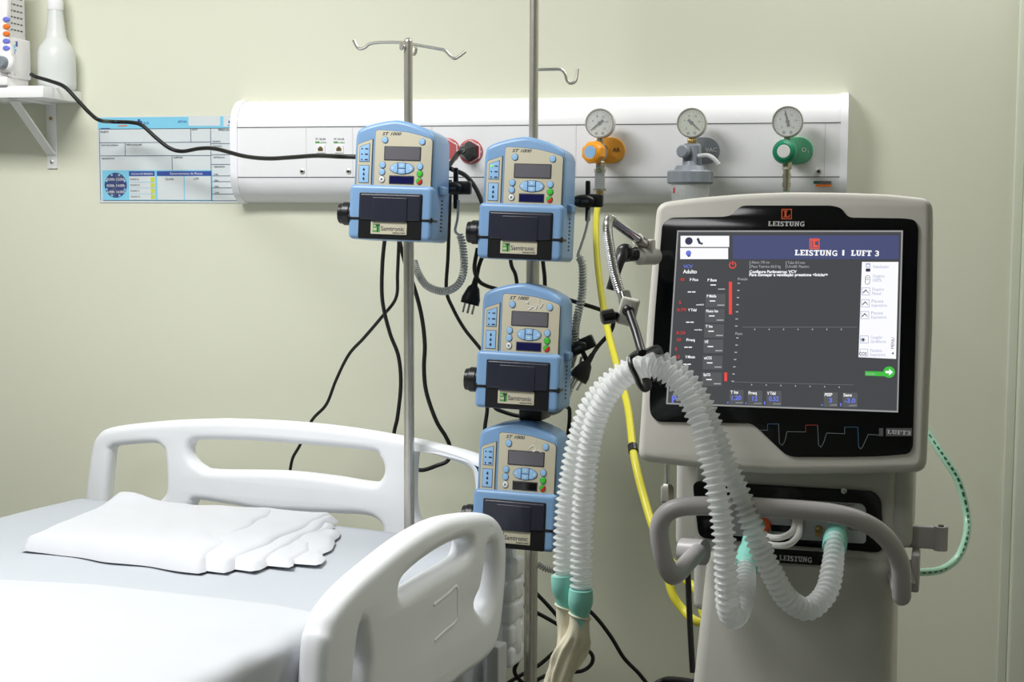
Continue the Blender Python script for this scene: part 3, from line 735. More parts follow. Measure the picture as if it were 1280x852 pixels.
# folded white linen on the bed
zf = ZM+.004
def fz(a, c, h=0): v = FB.I @ PZ(a, c, ZM+h); return v
cor = {'fl': fz(27, 686), 'bl': fz(150, 634), 'br': fz(415, 652), 'fr': fz(268, 716)}
def folded(b, A, B, Cc, D, th, z, seed, nu=60, nv=30, bulge=.0, taper=0, wa=.010):
    """puffy layer between four corners: A front-left, B back-left, Cc back-right, D front-right"""
    vs = []; fs = []; n = 0
    for side in (1, -1):
        for j in range(nv+1):
            for i in range(nu+1):
                u, v = i/nu, j/nv
                p = (A.lerp(D, u)).lerp(B.lerp(Cc, u), v)
                ex = min(u, 1-u)*(D-A).length; ey = min(v, 1-v)*(B-A).length; e = min(ex, ey); rr_ = th*.8
                k = 1 if e > rr_ else math.sqrt(max(0, 1-(1-e/rr_)**2))
                if taper: k *= 1-taper*u*u
                w = noise.noise(Vector((p.x*7, p.y*7, seed)))*.006+noise.noise(Vector((p.x*18+p.y*9, p.y*14, seed+5)))*.0035
                wob = Vector((noise.noise(Vector((u*3, v*5, seed+9)))*wa*(1+u), noise.noise(Vector((u*5, v*4, seed+14)))*wa, 0))
                zz = z if side < 0 else z+th*k+w*k*.8+bulge*math.exp(-((u-.1)**2/.02+(v-1)**2/.015))*k
                vs.append(Vector((p.x, p.y, 0))+wob+Vector((0, 0, max(zz, z))))
    N = (nu+1)*(nv+1)
    for s_ in range(2):
        for j in range(nv):
            for i in range(nu):
                q = (s_*N+j*(nu+1)+i, s_*N+j*(nu+1)+i+1, s_*N+(j+1)*(nu+1)+i+1, s_*N+(j+1)*(nu+1)+i)
                fs.append(q if s_ == 0 else q[::-1])
    b.faces(vs, fs, M_linen)
b = MB()
folded(b, fz(60, 686), fz(156, 644), fz(426, 668), fz(400, 709), .007, ZM+.004, 2, wa=.012)
folded(b, fz(60, 686), fz(156, 644), fz(418, 660), fz(366, 713), .012, ZM+.005, 12, taper=.3, wa=.008)
folded(b, fz(60, 686), fz(156, 644), fz(424, 655), fz(318, 718), .020, ZM+.005, 4, taper=.3, wa=.007)
folded(b, fz(60, 686), fz(166, 644), fz(420, 653), fz(284, 720), .026, ZM+.005, 22, taper=.2, wa=.007)
folded(b, fz(26, 690), fz(148, 640), fz(352, 652), fz(252, 720), .030, ZM+.004, 8, bulge=.016, taper=.1, wa=.008)
o = b.build('folded_sheet', None, MBED, ang=70)
tag(o, 'folded white sheet lying near the head of the bed', 'folded sheet')
# ================================================================== POLES
def pole(name, px_t, py_t, px_b, d, r_lo, r_up, zsplit, ztop, label, zfoot):
    p = P((px_t+px_b)/2, 400, d); x, y = p.x, p.y
    root = thing(name, TR((x, y, zfoot)), label, 'IV pole', )
    return root, x, y
D1, D2 = 2.865, 2.875
r1, x1p, y1p = pole('iv_pole', 511, 0, 511, D1, 0, 0, 0, 0, 'steel drip pole with two hooks standing at the head of the bed', .5)
ztop = P(511, 56, D1).z
b = MB(); b.cyl((x1p, y1p, .505), (x1p, y1p, ztop-.22), .0105, M_steel, n=24); b.cyl((x1p, y1p, ztop-.24), (x1p, y1p, ztop), .0088, M_steel, n=24); b.ball((x1p, y1p, ztop), .0088, M_steel); b.build('pole', r1, WORLD)
for sd, pts in ((-1, [(511, 56, 0), (500, 53, 0), (475, 53, 0), (462, 55, .0), (456, 59.5, 0), (450, 61, 0), (446, 58, 0), (442, 50, 0)]), (1, [(511, 55, 0), (520, 56, 0), (548, 61, 0), (556, 63, 0), (562, 69, 0), (568, 73, 0), (573, 71, 0), (582, 64, 0)])):
    b = MB(); b.tube(catmull([P(a, c, D1) for a, c, _ in pts], 6), .0032, M_steel, 10); b.build('hook', r1, WORLD)
for sx, pts in ((0, [(511, 56, D1), (506, 54, D1-.02), (502, 53, D1-.04), (501, 58, D1-.05), (502, 61, D1-.055), (504, 56, D1-.06)]), (1, [(512, 56, D1), (517, 57, D1+.03), (520, 60, D1+.05), (519, 66, D1+.055), (517, 68, D1+.06), (517, 62, D1+.065)])):
    b = MB(); b.tube(catmull([P(*q) for q in pts], 6), .0032, M_steel, 10); b.build('hook', r1, WORLD)
r2, x2p, y2p = pole('iv_pole', 667, 0, 664, D2, 0, 0, 0, 0, 'taller steel drip pole with single hook carrying three stacked infusion pumps', 0)
b = MB(); b.cyl((x2p, y2p, .06), (x2p, y2p, 1.40), .0135, M_steel, n=28); b.cyl((x2p, y2p, 1.40), (x2p, y2p, 2.15), .0092, M_steel, n=24); b.cyl((x2p, y2p, 1.385), (x2p, y2p, 1.41), .0165, M_steel, n=24); b.build('pole', r2, WORLD)
b = MB(); b.tube(catmull([P(667, 87, D2), P(690, 86.5, D2), P(701, 87, D2), P(706, 92, D2), P(709, 101, D2), P(714, 104, D2), P(720, 100, D2), P(722, 86, D2)], 6), .0032, M_steel, 10); b.build('hook', r2, WORLD)
b = MB()
for k in range(5):
    a = R(72*k+10); b.tube([(x2p, y2p, .09), (x2p+.25*math.cos(a), y2p+.25*math.sin(a), .075)], [.016, .011], M_steel, 12)
b.cyl((x2p, y2p, .05), (x2p, y2p, .12), .03, M_black); b.build('star_base', r2, WORLD)
for k in range(5):
    a = R(72*k+10); b = MB(); b.lathe([(.02, -.01), (.032, -.008), (.033, 0), (.032, .008), (.02, .01)], (x2p+.25*math.cos(a), y2p+.25*math.sin(a), .034), (-math.sin(a), math.cos(a), 0), M_black, 20); b.cyl((x2p+.25*math.cos(a), y2p+.25*math.sin(a), .034), (x2p+.25*math.cos(a), y2p+.25*math.sin(a), .08), .008, M_steel); b.build('caster', r2, WORLD)
# ================================================================== INFUSION PUMPS
K = .00101                                # millimetres of the drawing -> metres
def pump_parts(root):
    mm = lambda *v: [q*K for q in v]
    def sc(poly): return [(a*K, c*K) for a, c in poly]
    top = [(-77, 92), (-77, 185), (-74, 199), (-64, 207), (-40, 215), (-10, 221), (10, 221), (40, 214), (62, 205), (73, 197), (78, 186), (80, 92)]
    b = MB(); b.plate([sc(top[:1]+smooth2(top[1:-1], 5, False)+top[-1:])], -.055*1.05, .044*1.05, M_blue, .009, seg=4); b.build('upper_housing', root, ang=50)
    low = rrect(-81, 81, 0, 101, 9)
    b = MB(); b.plate([sc(low)], -.055*1.05, .053*1.05, M_blue, .008, seg=4)
    b.build('lower_housing', root, ang=50)
    # front door
    y0 = -.053*1.05
    b = MB(); b.plate([sc(rrect(-60, 62, 1, 86, 3))], .048, .0575, M_black, .001)
    b.plate([sc(rrect(-58, 60, 36, 84, 3))], .050, .0605, M_door, .003)
    dr = b.build('door', root)
    b = MB(); b.plate([sc(rrect(-34, 35, 33, 78, 3))], .055, .0622, M_door, .0015); b.build('latch', dr)
    b = MB(); b.plate([sc(rrect(-35, 35, 10, 33, 1.5))], .055, .0588, M_beige, .0006); lp = b.build('label_plate', dr)
    b = MB(); yl = -.0591
    b.rect(*mm(-31, -17, 14, 29), yl, M_inkg)
    b.rect(*mm(-30, -23, 17, 21), yl-.0002, M_beige); b.rect(*mm(-30, -25, 24, 26), yl-.0002, M_beige); b.rect(*mm(-22.5, -20, 14, 26), yl-.0002, M_ink); b.rect(*mm(-25, -17, 25, 28), yl-.0002, M_ink)
    b.text('Samtronic', -15*K, 17*K, 11.5*K, M_ink, yl, 'LEFT', width=45*K); b.text('INFUSION SYSTEMS', 8*K, 12*K, 3.4*K, M_ink, yl, 'LEFT', width=24*K)
    b.build('lettering', lp)
    for x0, x1 in ((-82, -60), (62, 82)):
        b = MB(); b.box(x0*K, x1*K, -.0572, -.02, 36*K, 40.5*K, M_black, .0008); b.box((x0 if x0 < 0 else x1-4)*K, (x0+4 if x0 < 0 else x1)*K, -.0574, -.05, 34*K, 43*K, M_black, .0008); b.build('tubing_slot', root)
    # control panels
    yp = .044*1.05
    b = MB(); pan = [(-37, 95), (72, 95), (75, 99), (75, 184), (72, 188), (52, 194), (25, 199.5), (-10, 202), (-33, 202.5), (-37, 200)]
    b.plate([sc(pan)], yp-.004, yp+.0016, M_grey_edge, .0008)
    b.plate([sc([(x*.985+.3, 148.5+(z-148.5)*.985) for x, z in pan])], yp-.002, yp+.0022, M_beige, .0005)
    cp = b.build('control_panel', root)
    b = MB(); pan2 = [(-71, 95), (-41, 95), (-41, 186), (-68, 177), (-71, 174)]
    b.plate([sc(pan2)], yp-.004, yp+.0016, M_grey_edge, .0008); b.plate([sc([(-56+(x+56)*.95, 140+(z-140)*.975) for x, z in pan2])], yp-.002, yp+.0022, M_beige, .0005)
    sp = b.build('indicator_panel', root)
    yb = -yp-.0024
    for poly, ic in (([(-66, 143), (-46, 143), (-46, 178), (-66, 171.5)], 0), ([(-66, 104), (-46, 104), (-46, 137), (-66, 137)], 1)):
        b = MB(); b.plate([sc(poly)], yp, yp+.0028, M_keydark, .0005); cxx = sum(q[0] for q in poly)/4; czz = sum(q[1] for q in poly)/4
        b.plate([sc([(cxx+(x-cxx)*.92, czz+(z-czz)*.94) for x, z in poly])], yp, yp+.0031, M_key, .0004)
        yi = -yp-.0034
        if ic == 0:
            for i in range(3):
                z = 167-i*10; b.flat(sc(ell(-61, z, 1.5, 1.5, 10)), yi, M_ink); b.rect(*mm(-55, -49, z-1.2, z+1.2), yi, M_ink if i else M_keydark)
        else:
            for i in range(3):
                z = 129-i*8.5; b.flat(sc([(-56, z+3.4)]+ell(-56, z-.6, 2.1, 2.1, 10, 150, 390)), yi, M_ink)
        b.build('membrane', sp)
    b = MB(); b.plate([sc(rrect(-18, 53.5, 146.5, 173, 1.5))], yp, yp+.003, M_lcdframe, .0007); b.plate([sc(rrect(-16, 51.5, 148.5, 171, .6))], yp, yp+.0033, M_lcd, .0003); b.build('display', cp)
    b = MB(); b.plate([sc(rrect(-6.5, 42, 103.5, 119.5, 1))], yp, yp+.003, M_lcdframe, .0007); b.plate([sc(rrect(-5, 40.5, 105, 118, .5))], yp, yp+.0033, M_navy, .0003); b.build('status_display', cp)
    for x, z, m_ in ((-17, 184, M_key), (55, 182, M_key), (-20, 138, M_key), (-20.5, 125, M_key), (-20.5, 111.5, M_wkey), (52.5, 136.5, M_key), (52.5, 123.5, M_green)):
        b = MB(); b.plate([sc(ell(x, z, 6.5, 6.5, 24))], yp, yp+.0026, M_keydark, .0005); b.plate([sc(ell(x, z, 5.7, 5.7, 24))], yp, yp+.0042, m_, .0012)
        if m_ is M_wkey: b.rect(*mm(x-1.6, x+1.6, z-1.6, z+1.6), -yp-.0044, M_keydark)
        b.build('button', cp)
    b = MB(); b.plate([sc(ell(52, 110, 6.5, 6.5, 24))], yp, yp+.0026, M_keydark, .0005); b.plate([sc(ell(52, 110, 5.7, 5.7, 20, 45, 225))], yp, yp+.004, M_green, .0004); b.plate([sc(ell(52, 110, 5.7, 5.7, 20, 225, 405))], yp, yp+.004, M_red, .0004); b.build('button', cp)
    b = MB(); b.plate([sc(ell(17.5, 132.5, 24, 11, 40))], yp, yp+.0026, M_keydark, .0006)
    for sg in (-1, 1):
        b.plate([sc([(17.5+sg*8, 132.5-9*.93), (17.5+sg*8, 132.5+9*.93)]+[(17.5+sg*(23*math.cos(R(a))), 132.5+10*math.sin(R(a))) for a in range(60, -61, -12)])], yp, yp+.004, M_key, .0008)
    b.plate([sc([(10.8, 133.2), (24.2, 133.2), (24.2, 141.8), (17.5, 142.6), (10.8, 141.8)])], yp, yp+.004, M_key, .0006); b.plate([sc([(10.8, 131.8), (24.2, 131.8), (24.2, 123.2), (17.5, 122.4), (10.8, 123.2)])], yp, yp+.004, M_key, .0006)
    for (a, c), (e, f), (g, h) in (((-2.5, 132.5), (1, 135), (1, 130)), ((37.5, 132.5), (34, 135), (34, 130)), ((17.5, 139.5), (15, 136.5), (20, 136.5)), ((17.5, 125.5), (15, 128.5), (20, 128.5))):
        b.flat(sc([(a, c), (e, f), (g, h)]), -yp-.0043, M_dial)
    b.build('arrow_pad', cp)
    b = MB(); b.text('ST 1000', -23*K, 193*K, 8*K, M_ink, -yp-.0024, 'LEFT', width=37*K, bold=.012, shear=.35); b.build('lettering', cp)
    # side knob, sensor socket, back clamp
    b = MB(); b.lathe([(20, 0), (20, 3), (21.5, 5), (21.5, 17), (19.5, 19), (18.5, 26), (14, 26)], (0, 0, 0), (-1, 0, 0), M_black, 28, mod=lambda k, n, h: 1+.03*(k % 2))
    for v in b.bm.verts: v.co *= K
    bmesh.ops.translate(b.bm, verts=b.bm.verts, vec=Vector((-80*K, -.03, 47*K))); b.build('knob', root)
    b = MB(); b.box(77*K, 90*K, -.02, .02, 88*K, 104*K, M_blue, .004); b.build('sensor_socket', root)
    b = MB()
    for i in range(9): b.box(80.5*K, 81.5*K, 0, .012, (20+i*7)*K, (23+i*7)*K, M_ink)
    b.build('side_label', root)
    b = MB(); b.box(-.028, .028, .05, .088, .07, .145, M_black, .006); b.box(-.02, .02, .10-.018, .135, .085, .13, M_black, .004); b.build('pole_clamp', root)
PYW = YAW-R(14)
def pump_M(px, py, pole_xy, dx=.014, sz=1.0):
    """px,py = bottom middle of the front; the pole passes behind"""
    x, y = pole_xy
    back = Matrix.Rotation(PYW, 3, 'Z') @ Vector((0, .113, 0))
    # slide so that the pole stays within the clamp
    p = Vector((x, y, 0)) - back
    d = (p-CAM).dot(fw)
    z = P(px, py, 1).z
    # depth along the axis for the point below
    r = ray(px, py); hd = Vector((p.x-CAM.x, p.y-CAM.y)).length; k = hd/Vector((r.x, r.y)).length
    zz = CAM.z + r.z*k
    return Matrix.Translation((p.x, p.y, zz)) @ Matrix.Rotation(PYW, 4, 'Z') @ Matrix.Translation((dx, 0, 0)) @ Matrix.Rotation(R(1.6), 4, 'Y') @ Matrix.Rotation(R(-3), 4, 'X') @ Matrix.Diagonal((1, 1, sz, 1))
G = 'blue infusion pumps on the two poles'
pm1 = thing('infusion_pump', pump_M(497, 301, (x1p, y1p), .016), 'blue infusion pump alone on the pole with two hooks, in front of white rail', 'infusion pump', G)
pump_parts(pm1)
pumps = [pm1]
for (px, py, dx, sz), lab in (((650, 325, .012, 1.03), 'blue infusion pump on top of the stack of three, green light lit'), ((645, 509, .008, 1.07), 'blue infusion pump in the middle of the stack of three, white scribble on its panel'), ((640, 680, .002, 1.085), 'lowest blue infusion pump of the stack of three, partly behind bed rail and tubes')):
    c = copy_tree(pm1, pump_M(px, py, (x2p, y2p), dx, sz)); c['label'] = lab; pumps.append(c)
def pfind(root, nm, parent=None):
    for ch in root.children:
        if ch.name.split('.')[0] == nm: return ch
        q = pfind(ch, nm)
        if q: return q
b = MB(); b.ball((-61*K, -.0497, 167*K), .0022, E_led, 10); b.build('status_light', pumps[1])
for i, pts in ((2, ((8, 186), (14, 190), (12, 184), (20, 180), (14, 176), (24, 182), (28, 178), (32, 186), (36, 180), (42, 188))), (3, ((22, 176), (30, 183), (36, 178), (30, 172), (40, 176), (46, 172)))):
    b = MB(); b.tube(catmull([(x*K, -.0489, z*K) for x, z in pts], 4), .0007, M_inkw, 6); b.tube([(34*K, -.0489, 196*K), (35*K, -.0489, 188*K)], .0006, M_inkw, 6); b.build('pen_mark', pumps[i])
b = MB(); b.box(-.012, .034, .02, .10, -.024, .004, M_black, .003); b.build('clamp_jaw', pumps[2])
for o in (pfind(pumps[3], 'status_display'),):
    o.data = o.data.copy()
    for i, q in enumerate(o.data.materials):
        if q is M_navy: o.data.materials[i] = M_blklcd
# ------------------------------------------------------------------ drop sensors with coiled cords
def coil_path(pts, rad, pitch):
    p, L = resample(catmull(pts, 10), .0015); n = len(p)
    turns = L/pitch; steps = int(turns*12); p2, _ = resample(p, L/steps); fr = frames(p2); out = []
    for i, (q, (t, a, c)) in enumerate(zip(p2, fr)):
        an = 2*PI*i/12; k = min(1, i/8, (len(p2)-1-i)/8); out.append(q+(a*math.cos(an)+c*math.sin(an))*rad*k)
    return out
def sensor(px, py, d, label, straight, coil, crad=.0058, pitch=.0042, tilt=0, wire=.0018):
    Ms = Matrix.Translation(P(px, py, d)) @ Matrix.Rotation(YAW-R(10), 4, 'Z') @ Matrix.Rotation(tilt, 4, 'Y')
    root = thing('drop_sensor', Ms, label, 'drop sensor', 'black drop sensors with grey coiled cords')
    b = MB(); b.ball((-.012, -.006, -.002), (.024, .011, .013), M_black, 24); b.box(-.004, .026, -.006, .016, -.014, .012, M_black, .004)
    b.box(-.032, -.026, -.006, .006, -.006, .006, M_black, .002); b.build('clip_body', root)
    b = MB(); b.box(-.0105+.002, -.001+.002, -.003, .006, -.042, .038, M_black, .003); b.build('clip_bar', root)
    b = MB(); b.text('ST 1000', -.013, -.0045, .0075, M_ggrey, -.0168, 'CENTER', width=.026); b.build('lettering', root)
    b = MB()
    if straight: b.tube(catmull([P(*q) for q in straight], 8), .0026, M_coil, 10)
    if coil: b.tube(coil_path([P(*q) for q in coil], crad, pitch), wire, M_coil, 7)
    b.build('coiled_cord', root, WORLD, ang=60)
    return root
sensor(572, 234, 2.80, 'black drop sensor clipped beside the pump alone on its pole', [(573, 250, 2.80), (572, 272, 2.80), (569, 288, 2.80), (574, 294, 2.80)], [(574, 292, 2.80), (578, 305, 2.80), (580, 335, 2.80), (573, 355, 2.81), (556, 364, 2.83), (535, 358, 2.86), (523, 342, 2.89), (517, 325, 2.91)], crad=.0060, pitch=.0056, wire=.0020)
sensor(737, 250, 2.82, 'black drop sensor beside the top pump of the stack, below orange regulator knob', [(737, 262, 2.82), (733, 285, 2.82), (727, 305, 2.82), (722, 319, 2.82)], [(722, 319, 2.82), (728, 330, 2.82), (728, 365, 2.82), (724, 385, 2.82), (720, 405, 2.83), (717, 440, 2.85), (712, 460, 2.87)], crad=.0066, pitch=.0058, wire=.0021)
sensor(727, 431, 2.84, 'black drop sensor beside the middle pump of the stack', [(727, 446, 2.84), (722, 465, 2.85), (712, 485, 2.87)], [(714, 482, 2.87), (708, 497, 2.87), (700, 510, 2.88), (688, 515, 2.90), (672, 517, 2.92)], crad=.0056, pitch=.005, tilt=R(-25))
b = MB(); b.tube(coil_path([P(671, 703, 2.93), P(680, 709, 2.93), P(690, 712, 2.93), P(702, 714, 2.93)], .0058, .005), .0019, M_coil, 7); b.tube(catmull([P(702, 714, 2.93), P(709, 690, 2.9), P(707, 640, 2.86), P(704, 600, 2.83)], 6), .0022, M_coil, 8)
tag(b.build('coiled_cable', ang=60), 'grey coiled cord behind the lowest pump near the pole', 'cord')
# ================================================================== CABLES
def cable(pts, r, label, m=None, name='power_cable', cat='cable', group=None, n=10):
    b = MB(); b.tube(catmull([q if isinstance(q, Vector) else P(*q) if q[2] > 0 else PY(*q) for q in pts], 8), r, m or M_ctext, n)
    return tag(b.build(name, ang=60), label, cat, group)
cable([(449, 196, 2.80), (425, 195.5, 2.82), (395, 194.5, 2.90), (365, 196.5, 2.98), (335, 198, 3.06), (305, 195, 3.14), (270, 186, 3.22), (250, 185.5, 3.26), (228, 189, 3.30), (212, 185, 3.31), (195, 172, 3.32), (178, 157, 3.33), (165, 153, 3.34), (140, 152, 3.35), (124, 150, -.16), (112, 141, -.15), (95, 123, -.14), (80, 108, -.135), (62, 101, -.125), (45, 96, -.115), (39, 93, -.105)], .0046, 'black cable hanging between the shelf monitor and the lone pump')
cable([(482, 290, 2.90), (478, 330, 2.97), (478, 375, 3.04), (487, 415, 3.06), (498, 445, 3.06), (501, 480, 3.06), (497, 520, 3.06), (492, 545, 3.07), (488, 600, 3.09), (489, 680, 3.10)], .0042, 'black cord hanging from the lone pump just beside its pole, outer of two')
cable([(499, 292, 2.90), (497, 340, 2.98), (495, 372, 3.04), (478, 395, 3.08), (455, 422, 3.12), (436, 443, 3.16), (420, 475, 3.2), (408, 505, 3.22), (390, 525, 3.24), (375, 556, 3.26), (366, 572, 3.26), (362, 590, 3.27), (355, 615, 3.27), (322, 630, 3.27), (308, 640, 3.27), (298, 690, 3.28)], .0036, 'thin black cord running down behind the arched headboard')
cable([(497, 292, 2.90), (507, 330, 2.98), (518, 360, 3.02), (527, 395, 3.04), (531, 430, 3.04), (530, 460, 3.04), (533, 490, 3.04), (545, 525, 3.05), (557, 545, 3.06), (562, 558, 3.07), (560, 575, 3.07), (545, 582, 3.07), (530, 587, 3.06), (514, 588, 3.06), (500, 600, 3.06), (495, 680, 3.08)], .0045, 'black cord bowing out right of the lone pump pole')
cable([(563, 225, 2.93), (562, 260, 2.95), (560, 320, 2.97), (558, 362, 2.98), (566, 385, 2.98), (580, 410, 2.98), (596, 430, 2.97), (612, 450, 2.95)], .0038, 'black cord falling from the rail to behind the middle pump')
# plug in the red socket
p = socks[1]
pl = thing('power_plug', TR((p.x, -RD-.03, p.z-.02)), 'black hexagonal plug pushed into the red socket of the rail', 'plug')
b = MB(); b.lathe([(.0235, .003), (.0235, .006), (.017, .022), (.011, .034), (.0085, .046)], (p.x-.003, -RD, p.z), (-.12, -1, 0), M_black, 6, ref=(0, 0, 1)); b.build('plug_body', pl, WORLD, ang=20)
e = p+Vector((-.009, -.046-RD+RD, 0)); 
b = MB(); b.tube(catmull([Vector((p.x-.008, -RD-.044, p.z)), P(578, 188, 2.98), P(570, 194, 2.95), P(563, 205, 2.92), P(552, 220, 2.90)], 8), .0046, M_ctext, 10); b.build('cord', pl, WORLD)
cable([(556, 207, 2.93), (566, 212, 2.92), (580, 218, 2.92), (590, 228, 2.92), (598, 242, 2.92), (606, 262, 2.92)], .0048, 'thick black cord bridging the lone pump and the stack of three')
# loose plugs
def loose_plug(cord, tip, along, label, up):
    root = thing('power_plug', TR(tip), label, 'plug', 'loose black power plugs')
    a = Vector(along).normalized(); s_ = a.cross(Vector(up)).normalized(); tip = Vector(tip)
    b = MB()
    vs = []; fs = []; pr = [(-.058, .005, .005), (-.04, .0065, .006), (-.034, .012, .008), (-.012, .019, .009), (0, .019, .009)]
    w = s_; t = a.cross(s_)
    n = 12
    for h, rx, ry in pr:
        for k in range(n):
            an = 2*PI*k/n; c, s2 = math.cos(an), math.sin(an); q = 2.6
            cx_ = math.copysign(abs(c)**(2/q), c); sx_ = math.copysign(abs(s2)**(2/q), s2)
            vs.append(tip+a*h+w*rx*cx_+t*ry*sx_)
    for i in range(len(pr)-1):
        for k in range(n): fs.append((i*n+k, i*n+(k+1) % n, (i+1)*n+(k+1) % n, (i+1)*n+k))
    fs.append(tuple(range(n))); fs.append(tuple((len(pr)-1)*n+k for k in range(n)))
    b.faces(vs, fs, M_black); b.build('plug_body', root, WORLD)
    for sx, bk in ((-.0095, 0), (0, .003), (.0095, 0)):
        b = MB(); b.cyl(tip+w*sx+t*bk-a*.002, tip+w*sx+t*bk+a*.019, .0024, M_chrome, n=10); b.build('pin', root, WORLD)
    b = MB(); c_ = [P(*q) for q in cord]; b.tube(catmull(c_+[tip-a*.05], 8), .0042, M_ctext, 10); b.build('cord', root, WORLD)
loose_plug([(612, 300, 2.90), (600, 328, 2.90), (596, 345, 2.90)], P(587, 380, 2.90), P(583, 396, 2.90)-P(594, 352, 2.90), 'loose black plug with three pins hanging above the middle pump of the stack', -fw)
loose_plug([(670, 368, 2.92), (690, 370, 2.90), (706, 373, 2.88), (722, 378, 2.86), (748, 386, 2.85), (763, 393, 2.84), (767, 402, 2.84), (762, 416, 2.84), (748, 432, 2.84)], P(722, 474, 2.82), P(719, 482, 2.82)-P(738, 450, 2.83), 'loose black plug hanging beside the drop sensor of the middle pump', -fw)
cable([(597, 310, 2.88), (593, 335, 2.88), (598, 350, 2.9), (608, 357, 2.92), (625, 362, 2.95)], .0042, 'black cord looping out under the top stacked pump, leftmost')
cable([(636, 300, 2.95), (639, 330, 2.95), (645, 346, 2.95), (648, 380, 2.95)], .0040, 'black cord passing behind the pole clamp between top and middle pumps', None)
cable([(676, 300, 2.93), (679, 330, 2.93), (681, 352, 2.93), (680, 390, 2.93)], .0042, 'black cord right of the pole between top and middle pumps')
cable([(608, 490, 2.92), (609, 512, 2.92), (606, 540, 2.92), (612, 570, 2.94)], .0040, 'black cord left of the pole between middle and lowest pumps')
cable([(624, 490, 2.94), (618, 507, 2.94), (628, 514, 2.94), (655, 520, 2.95), (685, 512, 2.95), (708, 508, 2.94), (712, 520, 2.94), (708, 560, 2.95)], .0042, 'black cord curling around behind the pole above the lowest pump')
cable([(650, 660, 2.96), (644, 682, 2.96), (637, 695, 2.98), (630, 740, 3.0)], .0042, 'short black cord under the lowest pump')
cable([(600, 715, 3.0), (640, 725, 2.98), (664, 736, 2.97), (690, 762, 2.97), (702, 778, 2.97), (715, 800, 2.98), (738, 815, 3.0), (740, 828, 3.0), (728, 838, 3.0), (708, 840, 3.0), (680, 845, 2.98), (650, 865, 2.97)], .0042, 'black cord looping behind the pole near the rubber glove')
cable([(600, 740, 3.0), (641, 752, 2.99), (668, 764, 2.98), (700, 782, 2.99), (722, 800, 3.01), (725, 805, 3.01), (700, 810, 3.0), (672, 832, 2.98), (640, 850, 2.97), (600, 880, 2.96)], .0042, 'lower black cord crossing behind the pole')
cable([(700, 735, 2.93), (738, 764, 2.94), (762, 793, 2.96), (780, 822, 2.98), (800, 843, 3.0), (820, 870, 3.02)], .0042, 'black cord slanting down along the wall right of the rubber glove')
cable([(630, 800, 2.95), (643, 810, 2.95), (648, 822, 2.95), (643, 838, 2.95), (650, 850, 2.95), (665, 862, 2.95)], .0042, 'black cord kinked between bed corner and the pole')
cable([Vector((P(790, 862, 2.7).x, P(790, 862, 2.7).y, .006)), P(800, 900, 2.65), (815, 862, 2.6), (830, 850, 2.6), (850, 850, 2.55), (880, 855, 2.5)], .006, 'black hose end low behind the ventilator')
cable([(858, 690, 2.15), (860, 720, 2.15), (861, 745, 2.15), (863, 790, 2.15), (866, 840, 2.15)], .0045, 'black cord hanging beside the ventilator column')
# hoses
zf0 = P(748, 262, (Vector((axA.x, axA.y, PY(748, 262, axA.y).z))-CAM).dot(fw))
b = MB(); hp = [Vector((axA.x, axA.y, pkA.z-.095)), P(745, 275, 3.0), P(747, 330, 2.9), P(757, 400, 2.75), P(772, 460, 2.6), P(785, 510, 2.5), P(793, 572, 2.4), P(806, 625, 2.35), P(820, 668, 2.3), P(838, 700, 2.25), P(858, 725, 2.22), P(872, 740, 2.2), P(880, 770, 2.18)]
yh = thing('air_hose', TR(hp[-1]), 'yellow air hose running from the orange regulator down to the ventilator', 'hose')
b.tube(catmull(hp, 8), .0068, M_yellow, 12); b.build('hose', yh, WORLD)
b = MB(); q = catmull(hp, 8)[46:49]; b.tube(q[:2], .0088, M_black, 12); b.build('hose_clip', yh, WORLD)
cable([(842, 700, 2.24), (836, 722, 2.24), (842, 745, 2.23), (855, 763, 2.22), (868, 775, 2.2), (885, 780, 2.2)], .0068, 'yellow hose loop below the ventilator handle', M_yellow, 'air_hose', 'hose', n=12)
gp = [Vector((axO.x, axO.y, pkO.z-.078)), P(988, 262, 3.0), P(1020, 330, 2.8), P(1090, 430, 2.55), P(1140, 510, 2.42), P(1164, 548, 2.38), P(1182, 575, 2.36), P(1198, 602, 2.35), P(1208, 640, 2.34), P(1208, 668, 2.32), P(1198, 695, 2.3), P(1178, 711, 2.27), P(1150, 715, 2.24), P(1115, 714, 2.2)]
oh = thing('oxygen_hose', TR(gp[-1]), 'clear green oxygen hose curving out beyond the right of the ventilator', 'hose')
gc = catmull(gp, 12)
b = MB(); b.tube(gc, .0062, M_clearhose, 12); b.build('hose', oh, WORLD)
b = MB()
for i in range(4, len(gc)-6, 3):
    q = [v-fw*.0052 for v in (gc[i], gc[i+1], gc[i+1].lerp(gc[i+2], .7))]; b.tube(q, .0022, M_dkgreen, 6)
b.build('print_pattern', oh, WORLD)
# ================================================================== VENTILATOR
DV = 1.9
hc = P(983, 400, DV)
MV = TR(hc, YAW-R(17), R(-11)); FV = Frame(MV)
base = Vector((hc.x, hc.y, 0)); MVB = TR(base, YAW-R(17)); FVB = Frame(MVB)
VL = thing('ventilator', MVB, 'grey intensive care ventilator with a lit touchscreen and curved front handle', 'ventilator')
def vz(lst, y=0): return [FV.xz(a, c, y) for a, c in lst]
head = [(824, 251), (870, 245.5), (930, 240.5), (985, 238.5), (1050, 239), (1110, 241), (1158, 246), (1164, 252), (1165, 300), (1163, 420), (1158, 570), (1153, 583), (1130, 588), (1000, 591), (960, 591), (880, 584), (805, 575), (797, 566), (799, 520), (808, 400), (817, 280), (819, 256)]
head2 = [(820, 252), (870, 245.5), (930, 240.5), (985, 238.5), (1050, 239), (1110, 241), (1166, 247), (1165, 400), (1157, 588), (1060, 590.5), (960, 591), (880, 585), (796, 575), (808, 400)]
